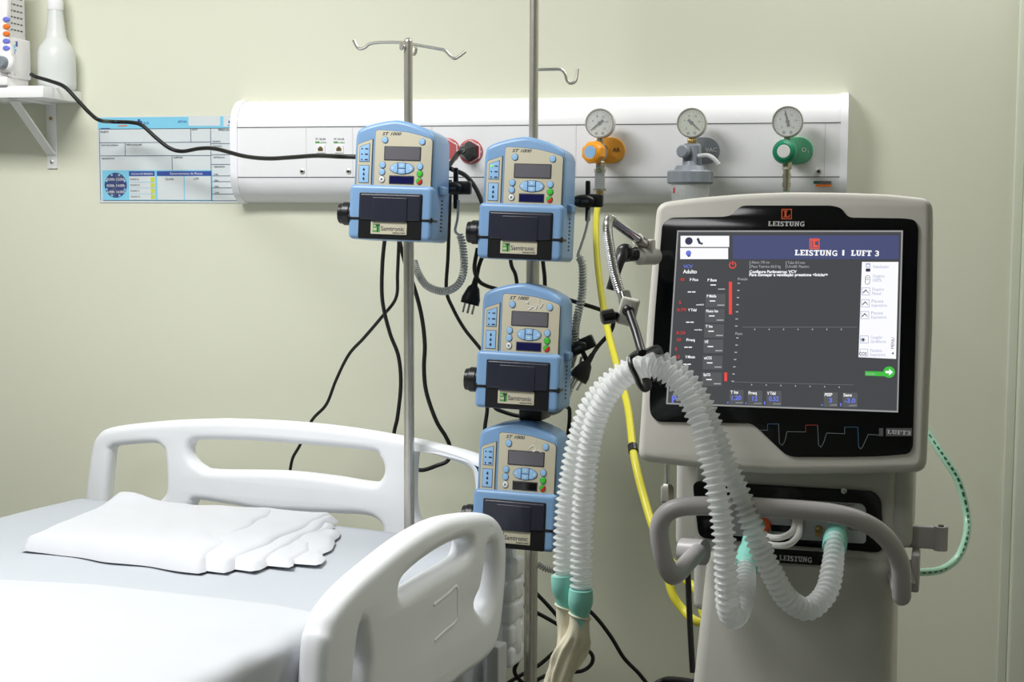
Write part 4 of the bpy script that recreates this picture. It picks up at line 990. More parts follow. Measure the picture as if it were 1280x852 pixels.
def dense(lst):                           # keep corners but round them a little
    return smooth2(lst, 4)
b = MB(); b.plate([corner_round(vz(head2), .016, 5)], -.085, .0, M_vent, .010, seg=4); hd = b.build('screen_housing', VL, MV, ang=50)
b = MB(); b.plate([[(x*.9, z*.88) for x, z in corner_round(vz(head2), .016, 5)]], -.13, -.08, M_vent2, .012); b.build('rear_cover', hd, MV)
bez = [(828, 280), (838, 272), (905, 271), (915, 269), (926, 257), (1040, 257), (1052, 260), (1060, 272), (1130, 273), (1144, 275), (1148, 285), (1147, 320), (1141, 560), (1135, 567), (1100, 570), (1050, 571), (985, 571), (945, 533), (938, 529), (822, 527), (813, 518), (812, 500), (819, 390)]
b = MB(); b.plate([corner_round(vz(bez), .012)], -.002, .0022, M_gloss, .0008); bz = b.build('front_panel', hd, MV)
def S(zx, zy): return FV.xz(790+zx/2.3026, 230+zy/2.3026, -.003)
# screen frame edges straightened to a rectangle
cs = [S(130, 133), S(780, 133), S(766, 657), S(98, 633)]
b = MB(); b.flat([cs[3], cs[2], cs[1], cs[0]], -.0030, E_edge)
ins = [S(134, 138), S(775, 138), S(762, 652), S(103, 629)]
b.flat([ins[3], ins[2], ins[1], ins[0]], -.0033, E_bg)
scr = b.build('screen', bz, MV)
def SQ(u, v):                             # bilinear in the screen: u,v from zoomed picture coordinates
    return S(u, v)
def srect(mb, x0, x1, y0, y1, m, y=-.0036):
    mb.flat([SQ(x0, y1), SQ(x1, y1), SQ(x1, y0), SQ(x0, y0)], y, m)
def stext(mb, t, x, yb, w, h, m, y=-.0042, bold=0):
    a = SQ(x, yb); c = SQ(x+w, yb); e = SQ(x, yb-h); wd = Vector((c[0]-a[0], 0, c[1]-a[1]))
    ang = math.atan2(wd.z, wd.x)
    X = Matrix.Translation((a[0], y, a[1])) @ Matrix.Rotation(-ang, 4, 'Y') @ XZ
    mb.text(t, 0, 0, (Vector(e)-Vector(a)).length*1.38, m, 0, 'LEFT', width=wd.length, bold=bold, X=X)
b = MB(); srect(b, 290, 768, 148, 216, E_head)
sl = MB()
def sslab(mb, t, x0, x1, yb, yt, m):
    a = SQ(x0, yb); c = SQ(x1, yb); e = SQ(x0, yt); slab(mb, t, (a[0]+c[0])/2, (a[1]+c[1])/2, c[0]-a[0], e[1]-a[1], m, -.0042)
sslab(b, 'LEISTUNG', 468, 592, 206, 190, E_white); sslab(b, '|', 600, 616, 206, 190, E_white); sslab(b, 'LUFT 3', 630, 712, 207, 191, E_white)
srect(b, 511, 540, 157, 187, E_logo, -.0040); srect(b, 514, 537, 160, 184, E_head, -.0042); srect(b, 516, 535, 161, 182, E_logo, -.0043)
srect(b, 527, 535, 165, 176, E_head, -.0044); srect(b, 519, 522, 164, 180, E_head, -.0044)
b.build('title_bar', scr, MV)
b = MB(); srect(b, 140, 280, 149, 181, E_white); srect(b, 139, 277, 184, 216, E_white)
for cx_, cy_, rr_, m_ in ((164, 164, 11, E_dk), (163, 199, 8, E_bluet), (164, 205, 5, E_dk)):
    c = SQ(cx_, cy_); e = SQ(cx_+rr_, cy_); b.flat(ell(c[0], c[1], e[0]-c[0], e[0]-c[0], 20), -.0040, m_)
b.flat([SQ(186, 158), SQ(192, 154), SQ(198, 168), SQ(206, 170), SQ(202, 175), SQ(192, 172)], -.004, E_dk)
b.build('corner_tile', scr, MV)
b = MB(); srect(b, 662, 768, 224, 0, E_white) if False else b.flat([S(652, 498), S(760, 503), S(767, 224), S(662, 224)], -.0036, E_white)
for i, (t1, t2, y) in enumerate((('Nebulizador', '', 238), ('Oxigênio', '100%', 270), ('Disparo', 'Manual', 308), ('Pausa', 'Inspiratória', 342), ('Pausa', 'Expiratória', 376), ('Congelar', 'Gráficos', 446), ('Mecânica', 'Respiratória', 484))):
    xo = -i*1.4
    stext(b, t1, 694+xo, y+4 if not t2 else y-1, 46 if i == 0 else 34, 9, E_lav, -.0040)
    if t2: stext(b, t2, 694+xo, y+11, 44 if i > 2 else 26, 9, E_lav, -.0040)
    if i == 0: srect(b, 673, 686, 228, 240, E_lav, -.0039); srect(b, 673, 686, 243, 252, E_dk, -.0039); srect(b, 675, 684, 232, 238, E_white, -.0040)
    elif i == 1:
        c = SQ(678, 276); e = SQ(685, 276); w_ = e[0]-c[0]; b.flat(rrect(c[0]-w_, c[0]+w_, c[1]-w_*2, c[1]+w_*2, w_), -.0039, E_dk); b.flat(rrect(c[0]-w_*.8, c[0]+w_*.8, c[1]-w_*1.8, c[1]+w_*1.8, w_*.8), -.0040, E_white); stext(b, 'O₂' if False else 'O2', 673+xo, 276, 9, 8, E_dk, -.0041)
    else:
        srect(b, 664+xo, 688+xo, y-10, y+12, E_lav, -.0039); srect(b, 665.5+xo, 686.5+xo, y-8.5, y+10.5, E_white, -.0040)
        if i == 6: stext(b, 'CO2', 662+xo, y+8, 22, 9, E_dk, -.0041, .02)
        elif i == 5:
            for a in (0, 60, 120):
                c = SQ(672+xo, y+2); l = .0028; dx, dz = l*math.cos(R(a)), l*math.sin(R(a)); b.flat([(c[0]-dx-dz*.2, c[1]-dz+dx*.2), (c[0]+dx-dz*.2, c[1]+dz+dx*.2), (c[0]+dx+dz*.2, c[1]+dz-dx*.2), (c[0]-dx+dz*.2, c[1]-dz-dx*.2)], -.0041, E_dk)
        else:
            b.flat([SQ(667+xo, y+4), SQ(676+xo, y-5), SQ(684+xo, y+5), SQ(684+xo, y+7), SQ(676+xo, y-1), SQ(668+xo, y+7)], -.0041, E_dk)
X = None
a = SQ(754, 474); X = Matrix.Translation((a[0], -.004, a[1])) @ Matrix.Rotation(R(-90), 4, 'Y') @ XZ
b.text('MENU', 0, 0, .0055, E_dk, 0, 'LEFT', X=X); b.flat([SQ(747, 487), SQ(753, 483), SQ(753, 491)], -.0041, E_dk)
b.build('menu_panel', scr, MV)
b = MB()
stext(b, 'VCV', 148, 242, 27, 10, E_bluet, bold=.02); stext(b, 'Adulto', 147, 257, 40, 11, E_white, bold=.02)
c = SQ(290, 233); e = SQ(300.5, 233); r_ = e[0]-c[0]
b.flat(ell(c[0], c[1], r_, r_, 24, 120, 420)+ell(c[0], c[1], r_*.7, r_*.7, 24, 120, 420)[::-1], -.004, E_red); srect(b, 289, 292, 222, 233, E_red, -.0042)
stext(b, 'Altura 170 cm', 344, 229, 52, 8, E_pale); stext(b, 'Peso Teórico 66.0 kg', 344, 241, 84, 8, E_pale); srect(b, 339, 340.5, 221, 243, E_pale); stext(b, 'Tubo 8.0 mm', 448, 230, 50, 8, E_pale); stext(b, 'Umidif. Passivo', 448, 241, 62, 8, E_pale); srect(b, 443, 444.5, 222, 243, E_pale)
stext(b, 'Configure Parâmetros: VCV', 338, 256, 136, 8, E_white, bold=.03); stext(b, 'Para começar a ventilação pressione <Iniciar>', 338, 265, 226, 8.5, E_white, bold=.03)
b.build('status_text', scr, MV)
b = MB()
for i, (t, v) in enumerate((('P Pico', '40'), ('V Tidal', '0.79'), ('Freq', '30'), ('V Minuto', '6.5'))):
    y = 279+(0, 87, 173, 222)[i]; x = 167-(0, 5, 10, 13)[i]
    stext(b, t, x, y, 24 if i < 3 else 28, 8, E_white, bold=.02); srect(b, x-6, x+4, y+30-(14 if i > 1 else 0), y+33-(14 if i > 1 else 0), E_white, -.0042); srect(b, x+6, x+16, y+30-(14 if i > 1 else 0), y+33-(14 if i > 1 else 0), E_white, -.0042)
    stext(b, v, x-28-(4 if i == 1 else 0), y, 12 if i != 1 else 26, 9, E_rtext, bold=.02)
    if i < 2: stext(b, 'cmH2O' if i == 0 else 'mL/kg', x+18, y+70-(15 if i else 0), 22, 4, E_white, bold=.02)
    if i in (0, 1): stext(b, '5' if i == 0 else '0.26', x-32-(2 if i else 0), y+66, 7 if i == 0 else 26, 9, E_rtext, bold=.02)
stext(b, '5', 124, 479, 7, 9, E_rtext, bold=.02)
for i, t in enumerate(('P Base', 'P Média', 'Fluxo Ins', 'T Ins', 'I:E', 'etCO2', 'SpO2')):
    y = (268, 314, 357, 401, 445, 492, 540)[i]; x0 = (216, 214, 212, 210, 208, 206, 204)[i]; x1 = x0+55
    if i > 0: srect(b, x0-2, x1, y+2, y+41, E_bg2, -.0036)
    stext(b, t, x0+2, y+12, (26, 27, 34, 20, 10, 22, 20)[i], 8, E_white, bold=.02); srect(b, x0+10, x0+26, y+21, y+24, E_white, -.0042); srect(b, x0+32, x0+52, y+33, y+36, E_pale, -.0042)
b.build('readings', scr, MV)
b = MB(); srect(b, 279, 288, 281, 375, E_red); srect(b, 266, 274, 542, 567, E_red); b.build('level_bar', scr, MV)
b = MB()
srect(b, 318, 648, 411, 412.2, E_grid); b.flat([SQ(290, 569.5), SQ(640, 578.5), SQ(640, 577.5), SQ(290, 568.5)], -.0036, E_grid)
stext(b, 'Pressão', 305, 277, 28, 8, E_pale); stext(b, 'Fluxo', 298, 434, 20, 8, E_pale)
for i in range(7):
    srect(b, 304-i*1.2, 311-i*1.2, 284+i*20.5, 287+i*20.5, E_pale); srect(b, 352+i*41.5, 355+i*41.5, 416, 420, E_pale)
    srect(b, 300-i*2.2, 307-i*2.2, 441+i*20.8, 444+i*20.8, E_pale); srect(b, 343+i*42, 346+i*42, 575+i*1.2, 579+i*1.2, E_pale)
b.build('graph_axes', scr, MV)
for t, v, x, w, wv, y in (('T Ins', '1.20', 281, 40, 28, 592), ('Freq', '12', 333, 42, 15, 594), ('V Tidal', '0.52', 387, 43, 29, 595), ('PEEP', '3', 552, 40, 9, 599), ('Sens', '-3.0', 606, 43, 32, 600)):
    b = MB(); srect(b, x, x+w, y, y+42, E_bg2); stext(b, t, x+3, y+11, w*.55, 9, E_white, bold=.02); stext(b, v, x+w*.5-wv/2, y+29, wv, 13, E_bluet, bold=.03); stext(b, 'cmH2O' if x > 500 else 's/min', x+w*.45, y+39, w*.5, 5, E_pale); srect(b, x-7, x-3, y+(30 if t in ('V Tidal', 'Sens') else 34), y+39, E_bluet); b.build('setting_tile', scr, MV)
b = MB(); stext(b, 'P', 115, 628, 14, 20, E_bluet, bold=.04)
b.build('mode_letter', scr, MV)
b = MB(); b.flat([SQ(671, 551), SQ(728, 553), SQ(728, 540), SQ(671, 538)], -.0036, E_green); c = SQ(740, 541); e = SQ(757, 541); r_ = e[0]-c[0]; b.flat(ell(c[0], c[1], r_, r_, 28), -.0039, E_green)
b.flat([(c[0]-r_*.6, c[1]-r_*.2), (c[0], c[1]-r_*.2), (c[0], c[1]-r_*.6), (c[0]+r_*.65, c[1]), (c[0], c[1]+r_*.6), (c[0], c[1]+r_*.2), (c[0]-r_*.6, c[1]+r_*.2)], -.0042, E_white); stext(b, 'Iniciar', 676, 549, 24, 7, E_pale); b.build('start_button', scr, MV)
# printed marks on the black bezel
b = MB()
def bslab(t, x0, x1, yb, yt, m): 
    a = SQ(x0, yb); c = SQ(x1, yb); e = SQ(x0, yt); slab(b, t, (a[0]+c[0])/2, (a[1]+c[1])/2, c[0]-a[0], e[1]-a[1], m, -.0028)
bslab('LEISTUNG', 391, 497, 121, 107, M_logobar)
def brect(x0, x1, y0, y1, m, y=-.0026): srect(b, x0, x1, y0, y1, m, y)
b.build('maker_lettering', bz, MV); b = MB()
brect(430, 460, 71, 101, M_logo); brect(433, 457, 74, 98, M_gloss, -.0028); brect(439, 445, 76, 96, M_logo, -.003); brect(436, 448, 76, 79, M_logo, -.003); brect(436, 454, 93, 96, M_logo, -.003); brect(451, 454, 88, 96, M_logo, -.003)
b.build('emblem', bz, MV); b = MB()
brect(731, 806, 702, 725, M_dimbar); brect(711, 723, 702, 725, M_dimbar, -.0026); bslab('LUFT3', 734, 803, 720, 708, M_logobar)
b.build('model_lettering', bz, MV); b = MB()
lines = [(365, 708), (390, 708), (390, 690), (422, 690), (424, 745), (432, 752), (440, 740), (446, 712), (500, 713), (500, 693), (534, 693), (537, 750), (544, 757), (552, 742), (560, 716), (612, 718), (612, 699), (650, 699), (652, 755), (658, 762), (664, 755), (680, 720), (712, 722)]
pts = [SQ(*q) for q in lines]
for i, (a, c) in enumerate(zip(pts, pts[1:])):
    v = (Vector(c)-Vector(a)).normalized(); n_ = Vector((-v.y, v.x))*.00028
    b.flat([(a[0]-n_.x, a[1]-n_.y), (c[0]-n_.x, c[1]-n_.y), (c[0]+n_.x, c[1]+n_.y), (a[0]+n_.x, a[1]+n_.y)], -.0028, M_blueline if i in (1, 2, 16, 17) else M_redline if i in (8, 9) else M_ggrey)
b.build('printed_waveform', bz, MV)
# ------------------------------------------------------------------ ventilator body
def bxz(lst, y): return [FVB.xz(a, c, y) for a, c in lst]
yC = .055
def lift(px0, px1, py0, py1, y): a = FVB.xz(px0, py1, y); c = FVB.xz(px1, py0, y); return a[0], c[0], a[1], c[1]
col = bxz([(866, 560), (1117, 560), (1122, 720), (868, 720)], yC)
b = MB(); xs0 = (col[0][0]+col[3][0])/2; xs1 = (col[1][0]+col[2][0])/2; zc0 = col[3][1]; zc1 = col[0][1]
b.box(xs0, xs1, yC, yC+.20, zc0-.05, zc1+.02, M_vent2, .012, 4)
b.build('port_column', VL, MVB, ang=50)
# rounded side cheeks behind the column
for px0, px1, yy0, yy1 in ((843, 868, .10, .24), (1118, 1142, .06, .24)):
    b = MB(); x0, x1, z0, z1 = lift(px0, px1, 585, 668, yy0); b.box(min(x0, xs0-.03) if px0 < 900 else xs1-.01, xs0+.01 if px0 < 900 else xs1+.022, yy0, yy1, z0-.02, z1+.06, M_vent2, .012, 4); b.build('side_cheek', VL, MVB, ang=50)
# lower cover, wider at the foot
yL = .02
cv = bxz([(880, 694), (1116, 704), (1120, 852), (851, 852)], yL)
sl_ = (cv[3][0]-cv[0][0])/(cv[3][1]-cv[0][1])
zt_ = (cv[0][1]+cv[1][1])/2; zb_ = .16
xa, xb_ = cv[0][0], cv[1][0]
vs = []
for y, dx in ((yL, 0), (yL+.24, .0)):
    y2 = y
    vs += [(xa, y2+(.02 if y == yL else 0), zt_), (xb_, y2+(.02 if y == yL else 0), zt_), (xb_+.012, y2-.03*(y == yL), zb_), (xa+sl_*(zb_-zt_)*.5, y2-.03*(y == yL), zb_)]
b = MB(); b2 = bmesh.new(); bv = [b2.verts.new(v) for v in vs]
for f in ((0, 1, 2, 3), (7, 6, 5, 4), (0, 4, 5, 1), (1, 5, 6, 2), (2, 6, 7, 3), (3, 7, 4, 0)): b2.faces.new([bv[k] for k in f])
bmesh.ops.recalc_face_normals(b2, faces=b2.faces[:]); bmesh.ops.bevel(b2, geom=b2.edges[:], offset=.018, segments=5, profile=.5, affect='EDGES')
me = bpy.data.meshes.new('t'); b2.to_mesh(me); b.merge(me, M_vent2); b.build('lower_cover', VL, MVB, ang=50)
b = MB(); b.box(xa-.09, xb_+.06, -.12, .38, .09, .165, M_vent2, .02, 4); b.build('base', VL, MVB)
for x in (xa-.06, xb_+.03):
    for y in (-.09, .35):
        b = MB(); b.lathe([(.02, -.012), (.044, -.01), (.046, 0), (.044, .01), (.02, .012)], (x, y, .046), (1, 0, 0), M_black, 24); b.cyl((x, y, .05), (x, y, .1), .01, M_steel); b.build('caster', VL, MVB)
# port panel
yPp = yC-.004
b = MB(); b.plate([corner_round(bxz([(866, 600), (1092, 613), (1102, 624), (1104, 690), (874, 671)], yC), .012)], -yC, -yC+.006, M_gloss, .001); pp = b.build('port_panel', VL, MVB)
b = MB(); b.plate([corner_round(bxz([(900, 617), (1078, 628), (1083, 634), (1083, 678), (900, 667)], yC), .006)], -yC+.004, -yC+.0075, M_plate, .0008); pt = b.build('port_plate', pp, MVB)
b = MB(); yq = yC-.0080
def ptext(t, px, py, w, h, m):
    a = FVB.xz(px, py, yq); c = FVB.xz(px+w, py, yq); b.text(t, a[0], a[1], h, m, yq, 'LEFT', width=c[0]-a[0])
ptext('CE', 1061, 662, 13, .008, M_ink); ptext('PROXIMAL', 960, 626, 28, .0045, M_ink); ptext('INSPIRATÓRIO', 1038, 631, 30, .0045, M_ink)
b.text('0434', *FVB.xz(1075, 663, yq), .0035, M_ink, yq); b.build('lettering', pt, MVB)
b = MB(); b.plate([corner_round(bxz([(965, 654), (1000, 656), (1000, 664), (965, 662)], yC), .002)], -yC+.006, -yC+.0085, M_gloss); b.build('slot_cover', pt, MVB)
b = MB(); p = FVB.hit(1055, 613, 1, yC-.006); b.lathe([(.0045, 0), (.004, .002), (0, .003)], p, (0, -1, 0), M_chrome, 16); b.build('screw', pp, MVB)
for px, py, mt_ in ((994, 650, M_brass), (1000, 651, M_brass), (1024, 660, M_brass)):
    p = FVB.hit(px, py, 1, yC-.007); b = MB(); b.lathe([(.005, 0), (.005, .006), (.0035, .008), (.0035, .014), (.0042, .016), (0, .0165)], p, (0, -1, -.35), mt_, 16); b.build('hose_barb', pt, MVB)
p = FVB.hit(955, 655, 1, yC-.007); b = MB(); b.lathe([(.009, 0), (.0105, .003), (.0105, .012), (.008, .014), (0, .0142)], p, (0, -1, 0), M_logo, 20); b.build('filter_cap', pt, MVB)
b = MB(); ys_ = .036; b.plate([bxz([(962, 685), (1030, 689.5), (1030, 706), (962, 702)], ys_)], -ys_, -ys_+.002, M_gloss); npl = b.build('name_plate', VL, MVB)
b = MB(); a = FVB.xz(974, 699.5, ys_-.0025); c = FVB.xz(1015, 701.5, ys_-.0025); slab(b, 'LEISTUNG', (a[0]+c[0])/2, (a[1]+c[1])/2-.001, c[0]-a[0], .0075, M_logobar, ys_-.0026); b.build('lettering', npl, MVB)
# sensing lines (two clear thin tubes)
b = MB(); b.tube(catmull([P(994, 651, 1.92), P(991, 663, 1.89), P(978, 671, 1.87), P(962, 671, 1.88), P(950, 665, 1.89), P(940, 660, 1.90)], 6), .0042, M_sil, 10); b.build('sensing_line', VL, WORLD)
b = MB(); b.tube(catmull([P(1000, 652, 1.92), P(998, 668, 1.88), P(986, 680, 1.86), P(966, 681, 1.865), P(952, 674, 1.88), P(940, 668, 1.90)], 6), .0042, M_sil, 10); b.build('sensing_line', VL, WORLD)
# handle
hpth = [P(872, 690, 1.93), P(862, 700, 1.88), P(845, 718, 1.82), P(837, 715, 1.80), P(829, 695, 1.79), P(824, 665, 1.785), P(829, 646, 1.78), P(845, 635, 1.775), P(875, 632, 1.77), P(940, 634, 1.765), P(1000, 637, 1.76), P(1050, 643, 1.755), P(1085, 655, 1.76), P(1110, 675, 1.77), P(1124, 700, 1.78), P(1127, 725, 1.79), P(1127, 745, 1.80)]
b = MB(); b.tube(catmull(hpth, 8), .0118, M_handle, 18); b.ball(hpth[-1], .0117, M_handle); ho = b.build('handle', VL, WORLD, ang=70)
b = MB(); b.cyl(P(853, 688, 1.96), P(881, 690, 1.94), .0175, M_handle, n=28); b.build('handle_boss', VL, WORLD)
b = MB(); b.cyl(P(1127, 744, 1.80), P(1120, 720, 1.93), .0105, M_handle, n=18); b.cyl(P(1118, 716, 1.95), P(1142, 714, 1.93), .0165, M_handle, n=28); b.build('handle_boss', VL, WORLD)
# equipment rail bracket on the right side
b = MB(); x0, x1, z0, z1 = lift(1128, 1172, 658, 683, .09); b.box(xs1-.01, x1, .085, .10, z0, z1, M_handle, .003)
p = FVB.hit(1176, 671, 1, .09); b.cyl((p.x, .09, z0-.001), (p.x, .09, z1+.001), .0095, M_handle, n=20); b.cyl((p.x, .09, z1), (p.x, .09, z1+.0025), .004, M_black, n=12); b.build('rail_bracket', VL, MVB)
b = MB(); x0, x1, z0, z1 = lift(1138, 1150, 692, 738, .06); b.box(x0, x1, .05, .11, z0, z1, M_handle, .003); b.box(xs1-.01, x1-.002, .07, .09, z0+.01, z0+.03, M_handle, .002); b.build('rail_end', VL, MVB)
# hanging metal gas fitting on the left
b = MB(); q = P(834, 575, 2.02); q2 = P(834, 606, 2.02); b.cyl(q, q2, .0035, M_chrome, n=12); q3 = P(834, 628, 2.02); b.tube([q2+Vector((0, 0, .002)), q2-Vector((0, 0, .003)), q3+Vector((0, 0, .003)), q3], [.006, .0095, .0095, .006], M_steel, 6); b.build('gas_fitting', VL, WORLD)
# ================================================================== SUPPORT ARM
arm = thing('tube_support_arm', TR(P(806, 318, 1.92)), 'chrome gooseneck arm on ventilator side holding the breathing tubes', 'support arm')
b = MB(); b.box(-.004, .012, -.010, .014, -.012, .016, M_vent, .003, X=TR(P(806, 314, 1.91), YAW-R(17))); b.cyl(P(798, 320, 1.89), P(818, 320, 1.93), .0115, M_vent, n=24); b.build('mount_block', arm, WORLD)
b = MB(); b.cyl(P(808, 307, 1.91), P(765, 275, 1.83), .0062, M_chrome, n=16); b.cyl(P(810, 309, 1.915), P(797, 299, 1.888), .0085, M_steel, n=16); b.build('rod', arm, WORLD)
b = MB(); b.cyl(P(794, 317, 1.885), P(776, 319, 1.87), .0095, M_black, n=16); b.tube(catmull([P(778, 315, 1.865), P(775, 325, 1.855), P(768, 345, 1.85), P(763, 362, 1.85)], 5), [.0095]*6+[.0085]*5+[.0075]*5, M_black, 12, sx=.75); b.ball(P(781, 315, 1.87), .0115, M_black); b.build('lever_knob', arm, WORLD)
gnp = catmull([P(766, 276, 1.832), P(761, 275, 1.825), P(759.5, 290, 1.81), P(763, 315, 1.80), P(769, 345, 1.79), P(776, 368, 1.785), P(780, 378, 1.78)], 8)
gpt, L = resample(gnp, .0007)
b = MB(); b.tube(gpt, [.0058+.0007*(1 if (i//2) % 2 else -1) for i in range(len(gpt))], M_chrome, 14); b.build('gooseneck', arm, WORLD, ang=80)
b = MB(); Xc = Matrix.Translation(P(785, 389, 1.775)) @ Matrix.Rotation(YAW-R(10), 4, 'Z') @ Matrix.Rotation(R(14), 4, 'Y')
b.box(-.011, .011, -.011, .011, -.017, .017, M_vent, .003, X=Xc); b.cyl(P(779, 366, 1.783), P(783, 382, 1.777), .0085, M_chrome, n=16); b.build('clamp_block', arm, WORLD)
b = MB(); b.cyl(P(775, 394, 1.772), P(769, 394, 1.768), .0045, M_black, n=12); b.lathe([(.005, 0), (.0085, .002), (.0085, .016), (.006, .018), (0, .018)], P(769, 394, 1.768), P(752, 397, 1.766)-P(769, 394, 1.768), M_black, 24, mod=lambda k, n, h: 1+.06*(k % 2)); b.build('clamp_knob', arm, WORLD)
b = MB(); b.tube([P(786, 389, 1.757), P(795, 415, 1.735), P(801, 436, 1.715), P(803, 441, 1.708)], .0052, M_black, 14); b.ball(P(785, 388, 1.759), .0075, M_black); b.build('clip_rod', arm, WORLD)
# clip hooking around the tubes
b = MB(); cp_ = catmull([P(803, 440, 1.712), P(796, 441, 1.722), P(788, 447, 1.730), P(789, 458, 1.722), P(795, 470, 1.722), P(799, 480, 1.728), P(804, 486, 1.735), P(809, 482, 1.742), P(808, 474, 1.75)], 6)
b.tube(cp_, .0058, M_black, 10, sx=.55); b.build('tube_clip', arm, WORLD)
b = MB(); cp_ = catmull([P(804, 441, 1.71), P(815, 436, 1.735), P(822, 437, 1.77), P(826, 450, 1.795), P(826, 470, 1.79), P(820, 480, 1.775)], 6); b.tube(cp_, .0055, M_black, 10, sx=.6); b.build('tube_clip', arm, WORLD)
# ================================================================== BREATHING TUBES
def corr(pts, ro, ri, pitch, m, s0=.06, s1=.08):
    """corrugated hose: ribs grow shallower towards the ends"""
    p = catmull(pts, 14); q, L = resample(p, pitch/8); nR = len(q); rad = []
    for i in range(nR):
        s_ = i/(nR-1)*L; ph = (s_/pitch) % 1
        w = max(0, math.cos(2*PI*(ph-.5)))**.8 if .25 < ph < .75 else 0
        lobe = .5+.5*math.cos(2*PI*(ph-.5)); lobe = lobe**1.7
        k = min(1, .35+s_/s0*.65 if s0 else 1)*1.0
        rad.append(ri+(ro-ri)*lobe*k)
    b = MB(); b.tube(q, rad, m, 22, caps=False); return b
TA = [(933, 704, 1.85), (931, 728, 1.81), (926, 757, 1.77), (917, 771, 1.745), (910, 757, 1.725), (908, 725, 1.715), (906.5, 691, 1.71), (903, 654, 1.71), (897, 616, 1.71), (889, 579, 1.715), (878, 538, 1.72), (862, 499, 1.73), (840, 470, 1.74), (813, 457, 1.75), (789, 464, 1.76), (765, 485, 1.775), (747, 518, 1.79), (737, 558, 1.805), (731, 610, 1.815), (728, 660, 1.825), (726, 738, 1.83)]
TB = [(1044, 670, 1.875), (1041, 705, 1.84), (1033, 740, 1.815), (1010, 761, 1.795), (984, 748, 1.78), (967, 720, 1.77), (953, 691, 1.765), (939, 654, 1.76), (924, 616, 1.76), (908, 579, 1.76), (893, 540, 1.76), (875, 499, 1.765), (850, 467, 1.775), (822, 452, 1.785), (794, 457, 1.795), (764, 477, 1.805), (738, 508, 1.82), (721, 556, 1.835), (711, 610, 1.845), (706, 660, 1.85), (705, 722, 1.855)]
def connector(root, p0, p1, r0, r1, name='connector'):
    d = (p1-p0); L = d.length
    b = MB(); b.lathe([(r0*.8, 0), (r0, .003), (r0, L*.45), (r1*1.02, L*.62), (r1, L*.7), (r1, L), (r1*.8, L), (r1*.8, L*.6), (r0*.8, L*.4)], p0, d, M_aqua, 30); b.build(name, root, WORLD, ang=40)
for pts, lab, port, gl in ((TA, 'front milky corrugated breathing tube ending at the middle of the ventilator panel', [(945, 655, 1.93), (932, 712, 1.845)], [(726, 742, 1.825), (724, 790, 1.83)]), (TB, 'rear milky corrugated breathing tube ending at the right ventilator port', [(1047, 652, 1.94), (1043, 684, 1.865)], [(704, 724, 1.852), (708, 775, 1.855)])):
    wp = [P(*q) for q in pts]
    root = thing('breathing_tube', TR(wp[len(wp)//2]), lab, 'breathing tube')
    corr(wp, 0.0150, .0104, .0082, M_tube).build('corrugated_hose', root, WORLD, ang=180, sharp=False)
    a, c = [P(*q) for q in port]; d = (c-a)
    b = MB(); L = d.length
    b.lathe([(.0115, 0), (.0118, L*.3), (.0132, L*.36 if L > .05 else L*.4), (.0132, L*.55), (.0152, L*.6), (.0158, L*.66), (.0158, L*.97), (.0148, L), (.012, L)], a, d, M_aqua, 30); b.build('connector', root, WORLD, ang=40)
    a, c = [P(*q) for q in gl]
    b = MB(); d = c-a; L = d.length; a2 = a-d.normalized()*.006
    b.lathe([(.0150, 0), (.0155, .004), (.0160, .010), (.0158, .019), (.0132, .027), (.0118, .031), (.0118, L), (.0098, L), (.0098, .026), (.0125, .02), (.0125, 0)], a2, d, M_aqua, 30); b.build('connector', root, WORLD, ang=40)
# rubber glove as test lung
gv = thing('rubber_glove', TR(P(705, 870, 1.84)), 'cream rubber glove hanging from the two aqua connectors as test lung', 'glove')
def ring(cx, cy, d, rx, ry, seed, n=40, amp=.14):
    c = P(cx, cy, d); out = []
    for k in range(n):
        a = 2*PI*k/n; w = 1+amp*noise.noise(Vector((2.2*math.cos(a), 2.2*math.sin(a), seed)))*2
        out.append(c+Rh*(rx*w*math.cos(a))+Fh*(ry*w*math.sin(a)))
    return out
rg = [(725, 768, 1.829, .0128, .0128, 0), (724, 780, 1.83, .0130, .013, .03), (722, 793, 1.832, .015, .0145, .10), (720, 801, 1.836, .0185, .016, .16), (716, 810, 1.838, .0205, .014, .2), (710, 822, 1.84, .0205, .013, .24), (704, 835, 1.842, .019, .012, .26), (699, 848, 1.844, .0165, .011, .28), (696, 862, 1.845, .018, .010, .25), (696, 880, 1.845, .02, .009, .2), (696, 900, 1.845, .017, .008, .1)]
def loft(rings, m, caps=True):
    b = MB(); vs = []; n = 40; R_ = []
    # interpolate rings
    fine = []
    for (a, c) in zip(rings, rings[1:]):
        for k in range(4): fine.append([x+(y-x)*k/4 for x, y in zip(a, c)])
    fine.append(list(rings[-1]))
    for i, (cx, cy, d, rx, ry, amp) in enumerate(fine): vs += ring(cx, cy, d, rx, ry, cy*.03, n, amp)
    fs = [(i*n+k, i*n+(k+1) % n, (i+1)*n+(k+1) % n, (i+1)*n+k) for i in range(len(fine)-1) for k in range(n)]
    if caps: fs.append(tuple((len(fine)-1)*n+k for k in range(n)))
    b.faces(vs, fs, m); return b
loft(rg, M_latex).build('glove_body', gv, WORLD, ang=180, sharp=False)
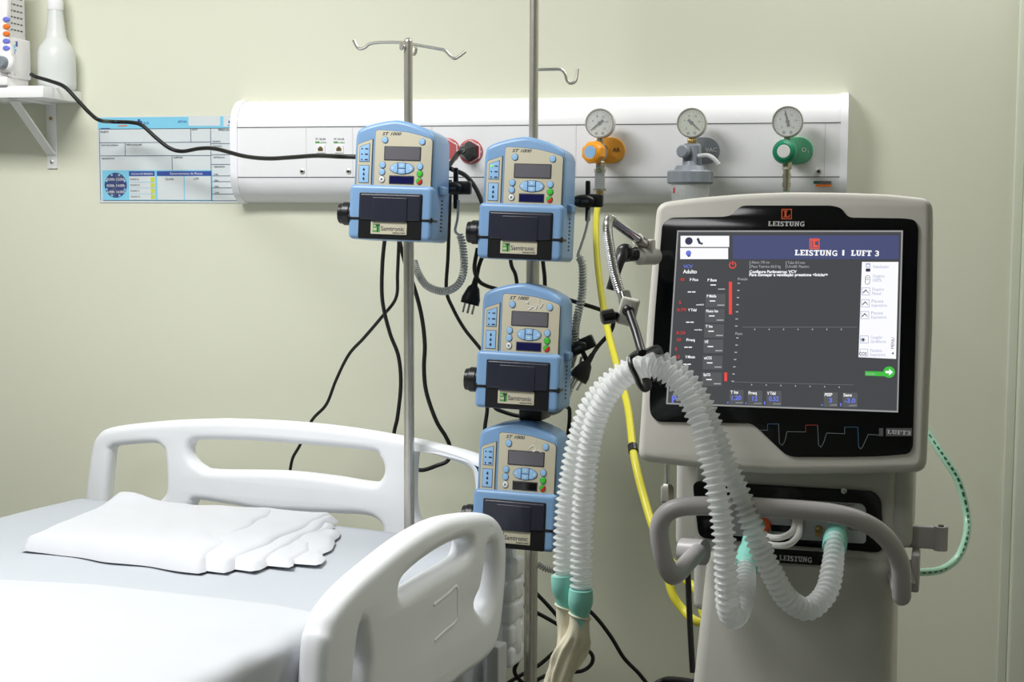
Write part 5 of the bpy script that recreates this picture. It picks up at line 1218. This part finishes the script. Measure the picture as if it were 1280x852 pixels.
loft([(707.5, 757, 1.854, .0128, .0128, 0), (708, 768, 1.855, .013, .0128, .03), (709, 780, 1.855, .0135, .0125, .1), (709, 795, 1.852, .012, .012, .2), (708, 812, 1.848, .012, .010, .2), (705, 825, 1.845, .012, .009, .2)], M_latex).build('glove_cuff', gv, WORLD, ang=180, sharp=False)
for px, d in ((690, 1.84), (697, 1.85), (703, 1.845), (709, 1.84)):
    b = MB(); b.tube(catmull([P(px+2, 880, d), P(px-2, 915, d), P(px-4, 945, d), P(px-5, 962, d)], 5), [.008]*8+[.0075]*6+[.006, .003], M_latex, 12); b.build('finger', gv, WORLD, ang=180)
for (cx, cy, d), rr_ in (((725, 769, 1.829), .0137), ((707.5, 758, 1.854), .0137)):
    b = MB(); pts = []
    for k in range(25):
        a = 2*PI*k/24; pts.append(P(cx, cy, d)+Rh*rr_*math.cos(a)+Fh*rr_*math.sin(a)+UP*(-.0035*math.cos(a)))
    b.tube(pts, .0013, M_latex, 8); b.build('cuff_band', gv, WORLD)
# ================================================================== LIGHT
def area(name, loc, sx, sy, w, col=(1, 1, 1), rot=(0, 0, 0)):
    l = bpy.data.lights.new(name, 'AREA'); l.shape = 'RECTANGLE'; l.size = sx; l.size_y = sy; l.energy = w; l.color = col
    o = bpy.data.objects.new(name, l); COL.objects.link(o); o.location = loc; o.rotation_euler = rot; return o
area('ceiling_lamp_over_bed', (-1.45, -1.5, HC-.02), 1.0, .5, 54)
area('fill_light_right', (.5, -.25, HC-.02), 1.3, .3, 15)  # added fill, not a known fixture: evens out the upper right wall
area('fill_light_front', (-1.2, -3.5, HC-.02), .6, .6, 11)  # added fill from the camera side for bed and ventilator fronts
w = bpy.data.worlds.new('world'); SC.world = w; w.use_nodes = True
w.node_tree.nodes['Background'].inputs[0].default_value = (.9, .95, 1, 1); w.node_tree.nodes['Background'].inputs[1].default_value = .02
SC.cycles.max_bounces = 10; SC.cycles.transparent_max_bounces = 40
vs_ = SC.view_settings
SC.display_settings.display_device = 'sRGB'
vs_.view_transform = 'Standard'; vs_.look = 'None'; vs_.gamma = 1; vs_.exposure = 0; vs_.use_curve_mapping = False
